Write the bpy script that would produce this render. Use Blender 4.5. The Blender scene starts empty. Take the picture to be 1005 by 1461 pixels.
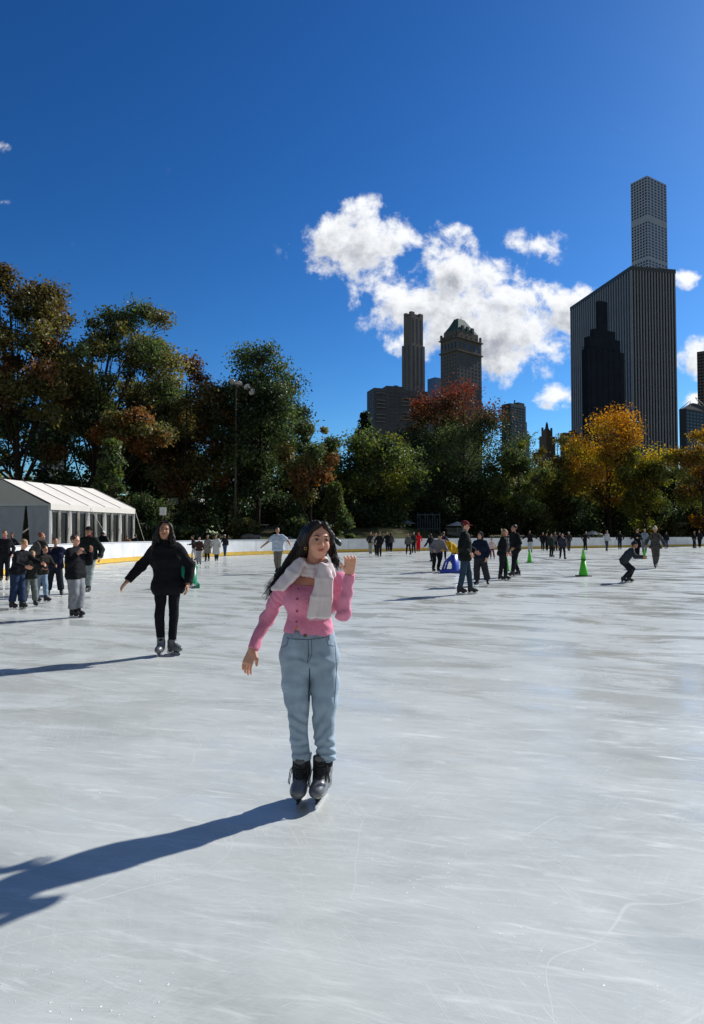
import bpy, math, random
import numpy as np
from mathutils import Vector, Matrix
R = math.radians
PI = math.pi
random.seed(7)
sc = bpy.context.scene
col = sc.collection

# ------------------------------------------------------------------ camera
F = 920.0                      # focal length in photo pixels (photo 1005 x 1461)
PITCH = R(1.84)
CAMH = 1.6
cam_d = bpy.data.cameras.new('camera')
cam = bpy.data.objects.new('camera', cam_d)
col.objects.link(cam)
cam.location = (0, 0, CAMH)
cam.rotation_euler = (PI/2 + PITCH, 0, 0)
cam_d.sensor_fit = 'HORIZONTAL'
cam_d.sensor_width = 36.0
cam_d.lens = F/1005*36
cam_d.clip_end = 8000
cam_d.clip_start = 0.05
sc.camera = cam
cp, sp = math.cos(PITCH), math.sin(PITCH)

def ray(px, py):
    x = (px-502.5)/F
    y = (730.5-py)/F
    return x, cp - y*sp, sp + y*cp

def at(px, py, Y):
    x, y, z = ray(px, py)
    k = Y/y
    return (x*k, Y, CAMH + z*k)

def ground(px, py):
    x, y, z = ray(px, py)
    k = -CAMH/z
    return (x*k, y*k)

# ------------------------------------------------------------------ materials
def lin(c):
    c = c/255.0
    return c/12.92 if c <= 0.04045 else ((c+0.055)/1.055)**2.4
def rgb(r, g, b):
    return (lin(r), lin(g), lin(b))

MATS = {}
def mat(name, c, rough=0.7, var=0.12, scale=20.0, bump=0.0, bscale=60.0, metal=0.0, spec=0.5, coat=0.0, sheen=0.0, emit=None):
    if name in MATS: return MATS[name]
    m = bpy.data.materials.new(name); m.use_nodes = True
    nt = m.node_tree; N = nt.nodes; L = nt.links
    b = N['Principled BSDF']
    tc = N.new('ShaderNodeTexCoord')
    n = N.new('ShaderNodeTexNoise'); n.inputs['Scale'].default_value = scale; n.inputs['Detail'].default_value = 4
    L.new(tc.outputs['Object'], n.inputs['Vector'])
    r = N.new('ShaderNodeMapRange')
    r.inputs['From Min'].default_value = .3; r.inputs['From Max'].default_value = .7
    r.inputs['To Min'].default_value = 1-var; r.inputs['To Max'].default_value = 1+var
    L.new(n.outputs['Fac'], r.inputs['Value'])
    mx = N.new('ShaderNodeVectorMath'); mx.operation = 'SCALE'
    mx.inputs[0].default_value = c
    L.new(r.outputs[0], mx.inputs['Scale'])
    L.new(mx.outputs[0], b.inputs['Base Color'])
    b.inputs['Roughness'].default_value = rough
    b.inputs['Metallic'].default_value = metal
    b.inputs['Specular IOR Level'].default_value = spec
    b.inputs['Coat Weight'].default_value = coat
    b.inputs['Sheen Weight'].default_value = sheen
    if bump:
        n2 = N.new('ShaderNodeTexNoise'); n2.inputs['Scale'].default_value = bscale; n2.inputs['Detail'].default_value = 5
        L.new(tc.outputs['Object'], n2.inputs['Vector'])
        bp = N.new('ShaderNodeBump'); bp.inputs['Strength'].default_value = bump; bp.inputs['Distance'].default_value = .02
        L.new(n2.outputs['Fac'], bp.inputs['Height']); L.new(bp.outputs[0], b.inputs['Normal'])
    MATS[name] = m
    return m

def cloth(c, key=None):
    k = 'cloth_%d_%d_%d' % tuple(int(x*999) for x in c)
    return mat(k, c, rough=.9, var=.25, scale=14, bump=.25, bscale=30, spec=.12)

# ------------------------------------------------------------------ objects
def tag(o, label=None, cat=None, group=None, kind=None):
    if label: o['label'] = label
    if cat: o['category'] = cat
    if group: o['group'] = group
    if kind: o['kind'] = kind
    return o

def empty(name, loc=(0,0,0), rz=0, label=None, cat=None, group=None):
    o = bpy.data.objects.new(name, None); col.objects.link(o)
    o.location = loc; o.rotation_euler = (0,0,rz)
    o.empty_display_size = .2
    return tag(o, label, cat, group)

def link(name, me, mats, parent=None, loc=None):
    o = bpy.data.objects.new(name, me); col.objects.link(o)
    if mats is not None and len(me.materials) == 0:
        for m in (mats if isinstance(mats, (list, tuple)) else [mats]):
            me.materials.append(m)
    if parent: o.parent = parent
    if loc is not None: o.location = loc
    return o

def np_mesh(name, V, Fq, smooth=False, colors=None):
    me = bpy.data.meshes.new(name)
    V = np.asarray(V, dtype=np.float32); Fq = np.asarray(Fq, dtype=np.int32)
    me.vertices.add(len(V)); me.vertices.foreach_set('co', V.ravel())
    n = Fq.shape[1]
    me.loops.add(Fq.size); me.loops.foreach_set('vertex_index', Fq.ravel())
    me.polygons.add(len(Fq))
    me.polygons.foreach_set('loop_start', np.arange(0, Fq.size, n, dtype=np.int32))
    me.polygons.foreach_set('loop_total', np.full(len(Fq), n, dtype=np.int32))
    if colors is not None:
        a = me.color_attributes.new('Col', 'FLOAT_COLOR', 'POINT')
        a.data.foreach_set('color', np.asarray(colors, dtype=np.float32).ravel())
    me.update(calc_edges=True)
    if smooth:
        me.polygons.foreach_set('use_smooth', np.ones(len(Fq), dtype=bool))
    me.validate()
    return me

class MB:
    """collects simple solids into one mesh"""
    def __init__(s): s.V = []; s.F = []; s.sm = []; s.mi = []; s.cur = 0
    def add(s, V, Fs, smooth=False):
        o = len(s.V); s.V += [tuple(v) for v in V]
        s.F += [tuple(i+o for i in f) for f in Fs]; s.sm += [smooth]*len(Fs); s.mi += [s.cur]*len(Fs)
        return s
    def box(s, x0, x1, y0, y1, z0, z1, M=None):
        V = [(x0,y0,z0),(x1,y0,z0),(x1,y1,z0),(x0,y1,z0),(x0,y0,z1),(x1,y0,z1),(x1,y1,z1),(x0,y1,z1)]
        if M is not None: V = [M @ Vector(v) for v in V]
        return s.add(V, [(0,3,2,1),(4,5,6,7),(0,1,5,4),(1,2,6,5),(2,3,7,6),(3,0,4,7)])
    def prism(s, poly, z0, z1, top=None):
        """poly ccw; top = polygon at z1 (optional)"""
        n = len(poly); top = top or poly
        V = [(p[0],p[1],z0) for p in poly] + [(p[0],p[1],z1) for p in top]
        Fs = [tuple(range(n-1,-1,-1)), tuple(range(n,2*n))] + [(i,(i+1)%n,n+(i+1)%n,n+i) for i in range(n)]
        return s.add(V, Fs)
    def tube(s, pts, rad, n=6, cap=True):
        pts = [Vector(p) for p in pts]
        rr = rad if isinstance(rad, (list, tuple)) else [rad]*len(pts)
        V = []; Fs = []
        up = None
        for i, p in enumerate(pts):
            d = (pts[min(i+1,len(pts)-1)] - pts[max(i-1,0)])
            d = d.normalized() if d.length > 1e-9 else Vector((0,0,1))
            if up is None:
                up = Vector((0,0,1)) if abs(d.z) < .9 else Vector((1,0,0))
            a = d.cross(up).normalized(); b = a.cross(d).normalized(); up = b
            for k in range(n):
                t = 2*PI*k/n
                V.append(p + (a*math.cos(t) + b*math.sin(t))*rr[i])
        for i in range(len(pts)-1):
            for k in range(n):
                Fs.append((i*n+k, i*n+(k+1)%n, (i+1)*n+(k+1)%n, (i+1)*n+k))
        if cap:
            Fs.append(tuple(range(n-1,-1,-1))); Fs.append(tuple((len(pts)-1)*n+k for k in range(n)))
        return s.add(V, [f[::-1] for f in Fs], True)
    def lathe(s, prof, cx=0, cy=0, n=16):
        V = []; Fs = []
        for r_, z in prof:
            for k in range(n):
                t = 2*PI*k/n; V.append((cx+r_*math.cos(t), cy+r_*math.sin(t), z))
        for i in range(len(prof)-1):
            for k in range(n):
                Fs.append((i*n+k, i*n+(k+1)%n, (i+1)*n+(k+1)%n, (i+1)*n+k))
        Fs.append(tuple(range(n-1,-1,-1))); Fs.append(tuple((len(prof)-1)*n+k for k in range(n)))
        return s.add(V, Fs, True)
    def mesh(s, name):
        me = bpy.data.meshes.new(name); me.from_pydata([tuple(v) for v in s.V], [], s.F)
        me.polygons.foreach_set('use_smooth', s.sm)
        if max(s.mi or [0]) > 0:
            me['multi'] = 1
        s._mi = s.mi
        me.update()
        return me
    def build(s, name, mats, parent=None, loc=None):
        me = s.mesh(name)
        for m in (mats if isinstance(mats, (list, tuple)) else [mats]): me.materials.append(m)
        if max(s.mi or [0]) > 0: me.polygons.foreach_set('material_index', s.mi)
        if 'multi' in me: del me['multi']
        return link(name, me, None, parent, loc)

# ------------------------------------------------------------------ signed-distance modelling
def cap(a, b, ra, rb=None, k=.02, cut=None):
    return ('c', np.array(a,float), np.array(b,float), ra, ra if rb is None else rb, k, cut)
def ell(c, r, k=.02, Rm=None, cut=None):
    return ('e', np.array(c,float), np.array(r,float), Rm, None, k, cut)
def subell(c, r, k=.01, Rm=None):
    return ('s', np.array(c,float), np.array(r,float), Rm, None, k, None)

def bounds(prims):
    lo = np.array([9e9]*3); hi = -lo
    for p in prims:
        if p[0] == 'c':
            m = max(p[3], p[4]); l = np.minimum(p[1],p[2])-m; h = np.maximum(p[1],p[2])+m
        elif p[0] == 'e':
            m = float(np.max(p[2])) if p[3] is not None else p[2]; l = p[1]-m; h = p[1]+m
        else: continue
        lo = np.minimum(lo,l); hi = np.maximum(hi,h)
    return lo, hi

def folds(seed, freq, amp, stretch=(1,1,1)):
    rs = np.random.RandomState(seed)
    D = rs.normal(size=(5,3))*np.array(stretch); D /= np.linalg.norm(D,axis=1)[:,None]
    ph = rs.uniform(0,6.28,5); fr = freq*rs.uniform(.6,1.5,5)
    def f(X,Y,Z):
        w = 1.2*np.sin(X*9+ph[0]) + 1.0*np.sin(Z*11+Y*7+ph[1])
        o = 0
        for i in range(5):
            o = o + np.sin(fr[i]*(D[i,0]*X+D[i,1]*Y+D[i,2]*Z)+ph[i]+w)
        return amp*o/2.5
    return f

def sdf_mesh(name, prims, cell, disp=None, post=None, smooth=1):
    lo, hi = bounds(prims)
    lo = lo-3*cell-.006; hi = hi+3*cell+.006
    n = np.ceil((hi-lo)/cell).astype(int)+1
    xs = [lo[i]+np.arange(n[i])*cell for i in range(3)]
    d = np.full(tuple(n), 1.0, dtype=np.float32)
    for p in prims:
        kind, k, cut = p[0], p[5], p[6]
        if kind == 'c':
            m = max(p[3],p[4]); l = np.minimum(p[1],p[2])-m; h = np.maximum(p[1],p[2])+m
        else:
            m = np.full(3, float(np.max(p[2]))) if p[3] is not None else p[2]; l = p[1]-m; h = p[1]+m
        mg = max(k*1.05, 3*cell)
        i0 = np.maximum(np.floor((l-mg-lo)/cell).astype(int), 0); i1 = np.minimum(np.ceil((h+mg-lo)/cell).astype(int)+1, n)
        if np.any(i1 <= i0): continue
        sl = tuple(slice(i0[i], i1[i]) for i in range(3))
        X = xs[0][sl[0]][:,None,None].astype(np.float32); Y = xs[1][sl[1]][None,:,None].astype(np.float32); Z = xs[2][sl[2]][None,None,:].astype(np.float32)
        if kind == 'c':
            a, b = p[1], p[2]; ab = b-a; L2 = max(float(ab@ab), 1e-12)
            t = ((X-a[0])*ab[0]+(Y-a[1])*ab[1]+(Z-a[2])*ab[2])/L2
            t = np.clip(t,0,1)
            q = np.sqrt((X-a[0]-t*ab[0])**2+(Y-a[1]-t*ab[1])**2+(Z-a[2]-t*ab[2])**2) - (p[3]+(p[4]-p[3])*t)
        else:
            x = X-p[1][0]; y = Y-p[1][1]; z = Z-p[1][2]
            if p[3] is not None:
                M = np.array(p[3]).T
                x, y, z = M[0,0]*x+M[0,1]*y+M[0,2]*z, M[1,0]*x+M[1,1]*y+M[1,2]*z, M[2,0]*x+M[2,1]*y+M[2,2]*z
            r = p[2]
            k0 = np.sqrt((x/r[0])**2+(y/r[1])**2+(z/r[2])**2)
            k1 = np.sqrt((x/r[0]**2)**2+(y/r[1]**2)**2+(z/r[2]**2)**2)+1e-9
            q = k0*(k0-1)/k1
        if cut is not None:
            cuts = cut if isinstance(cut, list) else [cut]
            for (cpnt, cn) in cuts:
                cn = np.array(cn,float); cn = cn/np.linalg.norm(cn)
                q = np.maximum(q, (X-cpnt[0])*cn[0]+(Y-cpnt[1])*cn[1]+(Z-cpnt[2])*cn[2])
        o = d[sl]
        if kind == 's':
            q = -q
            hh = np.maximum(k-np.abs(o-q),0)/k
            d[sl] = np.maximum(o,q)+hh*hh*k*.25
        else:
            hh = np.maximum(k-np.abs(o-q),0)/k
            d[sl] = np.minimum(o,q)-hh*hh*k*.25
    X = xs[0][:,None,None]; Y = xs[1][None,:,None]; Z = xs[2][None,None,:]
    if disp is not None:
        d = d + disp(X,Y,Z).astype(np.float32)
    if post is not None:
        d = post(d,X,Y,Z)
    d[0]=1; d[-1]=1; d[:,0]=1; d[:,-1]=1; d[:,:,0]=1; d[:,:,-1]=1
    s = d < 0
    su = s.astype(np.uint8)
    c = sum(su[a:n[0]-1+a, b:n[1]-1+b, e:n[2]-1+e] for a in (0,1) for b in (0,1) for e in (0,1))
    act = (c>0)&(c<8)
    I,J,K = np.nonzero(act)
    idx = np.full(act.shape, -1, dtype=np.int32); idx[I,J,K] = np.arange(len(I))
    acc = np.zeros((len(I),3)); cnt = np.zeros(len(I))
    cs = [(a,b,e) for a in (0,1) for b in (0,1) for e in (0,1)]
    for ca in cs:
        for ax in range(3):
            if ca[ax]: continue
            cb = list(ca); cb[ax] = 1
            va = d[I+ca[0],J+ca[1],K+ca[2]]; vb = d[I+cb[0],J+cb[1],K+cb[2]]
            m = (va<0)!=(vb<0)
            t = np.where(m, va/np.where(m, va-vb, 1), 0)
            pt = np.tile(np.array(ca,float),(len(I),1)); pt[:,ax] += t
            acc += pt*m[:,None]; cnt += m
    V = lo + (np.stack([I,J,K],1)+acc/cnt[:,None])*cell
    Q = []
    for ax in range(3):
        s0 = s[tuple(slice(0,-1) if i==ax else slice(1,-1) for i in range(3))]
        s1 = s[tuple(slice(1,None) if i==ax else slice(1,-1) for i in range(3))]
        E = np.nonzero(s0!=s1)
        ins = s0[E]
        g = [E[i]+(0 if i==ax else 1) for i in range(3)]
        u, v = (ax+1)%3, (ax+2)%3
        def cell_at(du, dv):
            gg = [x.copy() for x in g]; gg[u] -= du; gg[v] -= dv
            return idx[gg[0],gg[1],gg[2]]
        q = np.stack([cell_at(1,1), cell_at(0,1), cell_at(0,0), cell_at(1,0)],1)
        q[~ins] = q[~ins][:,::-1]
        Q.append(q)
    Q = np.concatenate(Q)
    Q = Q[np.all(Q>=0,axis=1)]
    for _ in range(smooth):
        S = np.zeros_like(V); C = np.zeros(len(V))
        for a,b in ((0,1),(1,2),(2,3),(3,0)):
            np.add.at(S, Q[:,a], V[Q[:,b]]); np.add.at(C, Q[:,a], 1)
            np.add.at(S, Q[:,b], V[Q[:,a]]); np.add.at(C, Q[:,b], 1)
        V = V*.5 + .5*S/np.maximum(C,1)[:,None]
    return np_mesh(name, V, Q, smooth=True)

def sdf(name, prims, cell, m, parent, disp=None, post=None, smooth=1):
    return link(name, sdf_mesh(name, prims, cell, disp, post, smooth), m, parent)

def A(*v): return np.array(v, float)
def nrm(v): return v/ (np.linalg.norm(v)+1e-12)

def ik(a, t, l1, l2, pole):
    """two-bone: returns mid joint and end"""
    v = t-a; D = np.linalg.norm(v); D2 = min(max(D,1e-6), (l1+l2)*.999); D2 = max(D2, abs(l1-l2)*1.05)
    u = v/max(D,1e-6); e = a+u*D2
    x = (l1*l1-l2*l2+D2*D2)/(2*D2); h = math.sqrt(max(l1*l1-x*x,0))
    p = pole-u*(pole@u); p = nrm(p)
    return a+u*x+p*h, e
# ------------------------------------------------------------------ people
SKIN = {'fair': rgb(218,158,130), 'tan': rgb(178,128,100), 'brown': rgb(125,84,62)}
def skin_mat(k):
    return mat('skin_'+k, SKIN[k], rough=.5, var=.08, scale=30, spec=.4)
HAIRC = {'black': (.017,.012,.009), 'brown': (.045,.026,.016), 'blond': (.30,.19,.09), 'grey': (.35,.34,.33), 'red': (.16,.05,.025)}
def hair_mat(k):
    return mat('hair_'+k, HAIRC[k], rough=.5, var=.4, scale=90, bump=.3, bscale=150, spec=.3)

def rotm(yaw=0, pitch=0, roll=0):
    """yaw: turns the face (-Y forward) towards +X; pitch: looks down; roll: tilts towards +X"""
    M = Matrix.Rotation(yaw,3,'Z') @ Matrix.Rotation(pitch,3,'X') @ Matrix.Rotation(roll,3,'Y')
    return np.array(M)

def head_prims(C, M, s, detail=True):
    g = lambda x,y,z: C + M@(A(x,y,z)*s)
    P = [ell(g(0,.012,.03), A(.072,.09,.082)*s, .01, M),
         ell(g(0,-.028,-.03), A(.057,.060,.083)*s, .03*s, M),
         ell(g(0,-.052,-.088), A(.027,.026,.022)*s, .03*s, M),
         cap(g(0,-.086,.014), g(0,-.104,-.024), .007*s, .0115*s, .012*s),
         ell(g(.074,.008,-.012), A(.010,.017,.030)*s, .008*s, M),
         ell(g(-.074,.008,-.012), A(.010,.017,.030)*s, .008*s, M)]
    if detail:
        P += [ell(g(.034,-.062,-.034), A(.022,.02,.026)*s, .02*s, M), ell(g(-.034,-.062,-.034), A(.022,.02,.026)*s, .02*s, M),
              cap(g(-.030,-.078,.023), g(.030,-.078,.023), .010*s, .010*s, .015*s),
              subell(g(.031,-.099,.004), A(.019,.014,.012)*s, .010*s, M), subell(g(-.031,-.099,.004), A(.019,.014,.012)*s, .010*s, M),
              cap(g(-.012,-.093,-.026), g(.012,-.093,-.026), .0065*s, .0065*s, .006*s),
              cap(g(-.018,-.082,-.058), g(.018,-.082,-.058), .008*s, .008*s, .014*s)]
    return P

def hand_prims(w, d, n, th, s, curl=.35, k=.006, rmin=0.0):
    """w wrist, d direction of the hand, n palm normal, th side of the thumb"""
    d = nrm(d); th = nrm(th-d*(th@d)); n = nrm(np.cross(d, th)) if n is None else nrm(n - d*(n@d))
    L = .185*s; P = []
    c0 = w+d*.012*s; c1 = w+d*.085*s
    for o in (-.027,-.009,.009,.027):
        P.append(cap(c0+th*o*.6*s, c1+th*o*s, .015*s, .0125*s, .014*s))
    lens = (.068,.078,.072,.055)
    for i, o in enumerate((.030,.010,-.010,-.029)):
        b = c1+th*o*s; l = lens[i]*s; r = max(.0078*s, rmin)
        d1 = nrm(d+n*curl*.7+th*o*3); d2 = nrm(d+n*curl*2.0+th*o*2); d3 = nrm(d+n*curl*3.6)
        m1 = b+d1*l*.45; m2 = m1+d2*l*.32; e = m2+d3*l*.25
        P += [cap(b,m1,r*1.05,r,k), cap(m1,m2,r,r*.9,k), cap(m2,e,r*.9,r*.72,k)]
    tb = w+d*.022*s+th*.022*s; t1 = tb+nrm(d*.75+th*.75+n*.25)*.042*s; t2 = t1+nrm(d+th*.25+n*.35)*.032*s
    P += [cap(tb,t1,.015*s,max(.0105*s,rmin),.01*s), cap(t1,t2,max(.0105*s,rmin),max(.008*s,rmin),k)]
    return P

def boot(parent, an, yaw, s, cell, col_boot, pitch=0, detail=False, knee=None):
    """skate: an = ankle joint (local), yaw foot direction; s = body scale"""
    f = np.array(Matrix.Rotation(yaw,3,'Z') @ Matrix.Rotation(pitch,3,'X'))
    g = lambda x,y,z: an + f@(A(x,y,z)*s)
    up = nrm(knee-an) if knee is not None else A(0,0,1)
    topc = an+up*.10*s
    P = [cap(an, an+up*.14*s, .048*s, .053*s, .02*s, cut=(topc, up)),
         cap(g(0,.028,-.045), g(0,.028,.02), .040*s, .043*s, .03*s),
         cap(g(0,.03,-.058), g(0,-.11,-.058), .034*s, .036*s, .03*s),
         ell(g(0,-.125,-.056), A(.041,.055,.036)*s, .03*s, f),
         cap(g(0,-.02,.0), g(0,-.09,-.045), .04*s, .036*s, .03*s)]
    b = sdf('skate_boot', P, cell, mat('boot_'+col_boot, {'black':(.02,.02,.022),'grey':(.13,.135,.14),'tan':(.3,.25,.2)}[col_boot], rough=.35, var=.25, scale=30), parent,
            post=lambda d,X,Y,Z: np.maximum(d, -( (X-an[0])*f[0,2]+(Y-an[1])*f[1,2]+(Z-an[2])*f[2,2] + .088*s )))
    m = MB()
    Mf = Matrix.Translation(Vector(an)) @ Matrix([[f[i][j] for j in range(3)] for i in range(3)]).to_4x4() @ Matrix.Scale(s,4)
    zb = -.145 if not detail else -.145
    m.cur = 0
    # holder: two tapered pedestals
    for y0,y1 in ((-.12,-.045),(.005,.06)):
        V = []
        for (z,w,e) in ((-.084,.030,0),(-.108,.012,.006)):
            V += [(-w,y0+e,z),(w,y0+e,z),(w,y1-e,z),(-w,y1-e,z)]
        V = [Mf@Vector(v) for v in V]
        m.add(V, [(3,2,1,0)[::-1],(4,7,6,5),(0,4,5,1),(1,5,6,2),(2,6,7,3),(3,7,4,0)])
    m.cur = 1
    prof = [(-.155,-.118),(-.15,-.135),(-.12,-.145),(.075,-.145),(.095,-.135),(.10,-.105),(-.14,-.105)]
    w = .0025
    V = [Mf@Vector((-w,y,z)) for y,z in prof]+[Mf@Vector((w,y,z)) for y,z in prof]
    n = len(prof)
    m.add(V, [tuple(range(n)), tuple(range(2*n-1,n-1,-1))]+[(i,n+i,n+(i+1)%n,(i+1)%n) for i in range(n)])
    m.build('blade', [mat('blade_holder',(.03,.03,.032),rough=.4), mat('steel',(.6,.6,.62),rough=.25,metal=.9,var=.1)], b)
    return b

NP = 0
def _deg(a): return a if abs(a) > 3.2 else math.degrees(a)
def person(label, px, py, top, rot=0, jac=(.02,.02,.025), trs=(.03,.035,.06), hair=('short','black'), skin='tan',
           L=(.05,-.03,-.29), Rh=(-.05,-.03,-.29), feet=((.06,0,0),(-.06,0,0)), fyaw=(0,0), lean=0, side=0, crouch=0, puff=.014,
           loose=.012, hem=.0, coat=0, hyaw=0, hpitch=0, boots='black', head=1.0, cell=None, group=None, hat=None, shirt_sleeve=False,
           collar=None, eL=None, eR=None, wid=1.0, hcurl=.3, flare=0, hood=False, cat='person', thick=1.0, hroll=0):
    global NP; NP += 1
    fyaw = tuple(_deg(a) for a in fyaw)
    if feet == ((.06,0,0),(-.06,0,0)):
        rr_ = random.Random(px*7+py); st_ = rr_.uniform(-.07,.07); wdt = rr_.uniform(.03,.075)
        feet = ((wdt,st_,0),(-wdt,-st_,0)); lean = lean or rr_.uniform(-2,9); side = side or rr_.uniform(-4,4); hyaw = hyaw or rr_.uniform(-25,25)
        if L == (.05,-.03,-.29): L = (rr_.uniform(.03,.10), rr_.uniform(-.13,.03), -.28+rr_.uniform(0,.06))
        if Rh == (-.05,-.03,-.29): Rh = (-rr_.uniform(.03,.09), rr_.uniform(-.14,.03), -.28+rr_.uniform(0,.08))
    gx, gy = ground(px, py)
    H = (py-top)*gy/F/cp
    H = H*1.0
    s = H/1.72
    if cell is None:
        cell = min(max(gy*.00042, .006), .016)*min(1, H/1.2)
    root = empty('person', (gx,gy,0), R(rot), label, cat, group or 'skaters on the ice')
    an_h = .145*s
    hip = A(0, crouch*.35*H, (.53-crouch)*H)
    la = R(lean); sa = R(side)
    u = nrm(A(math.sin(sa), -math.sin(la), math.cos(la)*math.cos(sa)))
    r = nrm(A(math.cos(sa)*1.0, 0, -math.sin(sa)))
    fw = nrm(np.cross(u, r))  # points back (+y) or forward
    if fw[1] > 0: fw = -fw
    sh = hip+u*.285*H; nk = hip+u*.318*H
    hu = nrm(u*.6+A(0,0,.4))
    hs = s*1.0*head
    hd = nk+hu*(.150*s+.09*s*(head-1))+fw*.012*s
    HM = rotm(R(hyaw), R(hpitch)+la*.4, R(hroll))
    wd = .093*H*wid
    body = []; tors = []; arms = []; legs = []
    def T(a,b,ra,rb=None,k=.04): return cap(a,b,ra*thick,None if rb is None else rb*thick,k*s)
    torso = [T(hip-r*.045*H, hip+r*.045*H, .070*H), T(hip+u*.09*H-r*.035*H, hip+u*.09*H+r*.035*H, .062*H),
             T(hip+u*.18*H-r*.052*H, hip+u*.18*H+r*.052*H, .066*H), T(sh-u*.028*H-r*.060*H*wid, sh-u*.028*H+r*.060*H*wid, .046*H, k=.05)]
    body += torso + [cap(sh, nk+hu*.05*s, .040*s, .034*s, .02*s)] + head_prims(hd, HM, hs, cell < .013)
    jp = []
    sleeves = []
    sgn = {0: 1, 1: -1}
    elb_default = A(0,.5,-.2)
    for i, hnd in enumerate((L, Rh)):
        g = sgn[i]
        a = sh + r*g*wd - u*.018*H
        t = a + A(*hnd)*H
        pole = (eL if i==0 else eR)
        pole = A(*pole) if pole is not None else A(g*.5,.8,-.3)
        el, wr = ik(a, t, .165*H, .148*H, pole)
        body += [cap(a,el,.030*H,.024*H,.03*s), cap(el,wr,.025*H,.0165*H,.01*s)]
        dirh = nrm(wr-el)
        # palm normal faces the body
        ins = A(-g,0,0); ins = ins-dirh*(ins@dirh)
        if np.linalg.norm(ins) < .3: ins = A(0,0,-1)-dirh*(dirh@A(0,0,-1))
        ins = nrm(ins); thd = np.cross(dirh, ins); thd = thd if thd[1] < 0 else -thd
        body += hand_prims(wr, dirh, ins, thd, s*.98, hcurl, .005*s, rmin=cell*.55)
        p2 = puff*s
        if shirt_sleeve:
            mid = a+(el-a)*.75
            sleeves += [cap(a,a+(el-a)*.9,.032*H+p2,.032*H+p2,.03*s, cut=(mid, el-a))]
        else:
            wend = wr-dirh*.005*H
            sleeves += [cap(a,el,.030*H+p2*.9,.026*H+p2*1.0,.03*s), cap(el,wr+dirh*.03*H,.027*H+p2*1.1,.019*H+p2*.8,.02*s, cut=(wend, dirh))]
    knees = []
    tp = []
    for i, ft in enumerate(feet):
        g = sgn[i]
        a = hip + r*g*.048*H - A(0,0,.01*H)
        t = A(ft[0]*H, ft[1]*H, an_h+ft[2]*H)
        kn, an = ik(a, t, .225*H*(1-.0), .215*H, A(g*.15,-1,.0))
        body += [cap(a,kn,.046*H*thick,.027*H,.03*s), cap(kn,an,.027*H,.018*H,.02*s), cap(an, an+A(math.sin(R(fyaw[i]))*.05*H,-math.cos(R(fyaw[i]))*.05*H,-.022*H), .02*s, .018*s, .02*s)]
        lo_ = loose*s
        cutp = an+nrm(kn-an)*.030*H
        tp += [cap(a,kn,.054*H*thick+lo_*.8,.036*H+lo_,.025*s), cap(kn,an,.037*H+lo_,.030*H+lo_*(1+flare),.02*s, cut=(cutp, an-kn))]
        boot(root, an, R(fyaw[i]), s*1.02, max(cell*.7,.006), boots, knee=kn)
    tp += [T(hip-r*.045*H, hip+r*.045*H, .070*H+.006*s/thick), cap(hip+u*.03*H, hip+u*.07*H, .066*H, .06*H, .05*s)]
    b = sdf('body', body, cell, skin_mat(skin), root)
    # jacket: torso cut at hem, then sleeves
    p2 = puff*s
    hz = hip - u*(.02+hem+coat)*H
    jt = []
    for q in torso:
        jt.append(cap(q[1],q[2],q[3]+p2,q[4]+p2,.05*s, cut=(hz, -u)))
    if coat:
        e = hip-A(0,0,1)*(.02+coat)*H
        jt += [cap(hip-r*.04*H, e-r*.06*H, .07*H+p2, .075*H+p2, .05*s, cut=(hz,-u)), cap(hip+r*.04*H, e+r*.06*H, .07*H+p2, .075*H+p2, .05*s, cut=(hz,-u))]
    else:
        jt += [cap(hip-r*.050*H-u*(.0+hem*.5)*H, hip+r*.050*H-u*(hem*.5)*H, (.068*H+p2)*thick, None, .05*s, cut=(hz,-u))]
    if puff >= .025: jt += [cap(hip+u*.08*H-r*.050*H, hip+u*.08*H+r*.050*H, .064*H*thick+p2, None, .05*s), cap(hip+u*.16*H-r*.056*H, hip+u*.16*H+r*.056*H, .062*H*thick+p2, None, .05*s)]
    neck = [cap(sh+u*.005*H, nk+u*.004*H, .045*s+p2*.6, .043*s+p2*.5, .03*s, cut=(nk+u*.012*H+fw*.02*s, u-fw*.3))]
    if hood:
        neck += [ell(sh+u*.03*H-fw*.075*s, A(.085,.05,.06)*s, .03*s)]
    sdf('jacket' if not shirt_sleeve else 'shirt', jt+sleeves+neck, cell, cloth(jac), root, disp=(lambda f1,f2: (lambda X,Y,Z: f1(X,Y,Z)+f2(X,Y,Z)))(folds(NP, 24/s, .0055*s, (1,1,1.2)), folds(NP+7, 60/s, .0028*s, (.5,.5,1.5))))
    sdf('trousers', tp, cell, cloth(trs), root, disp=folds(NP+50, 28/s, .004*s, (.7,.7,1.5)))
    if collar: 
        sdf('scarf', [cap(sh+u*.012*H, nk+u*.02*H, .062*s, .058*s, .02*s)], cell, cloth(collar), root, disp=folds(NP+5,70/s,.004*s))
    # hair / hats
    g = lambda x,y,z: hd + HM@(A(x,y,z)*hs)
    cutn = HM@nrm(A(0,-.80,-.62))
    kind, hc = hair
    hp = [ell(g(0,.022,.034), A(.080,.092,.088)*hs, .01, HM, cut=(g(0,-.052,.040), cutn))]
    if kind == 'long':
        hp += [cap(g(0,.05,.0), g(0,.085,-.15), .060*hs, .055*hs, .03*hs), cap(g(0,.085,-.15), g(0,.11,-.30), .055*hs, .03*hs, .03*hs),
               cap(g(.066,.015,.02), g(.085,.01,-.18), .022*hs, .022*hs, .03*hs), cap(g(-.066,.015,.02), g(-.085,.01,-.18), .022*hs, .022*hs, .03*hs)]
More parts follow.
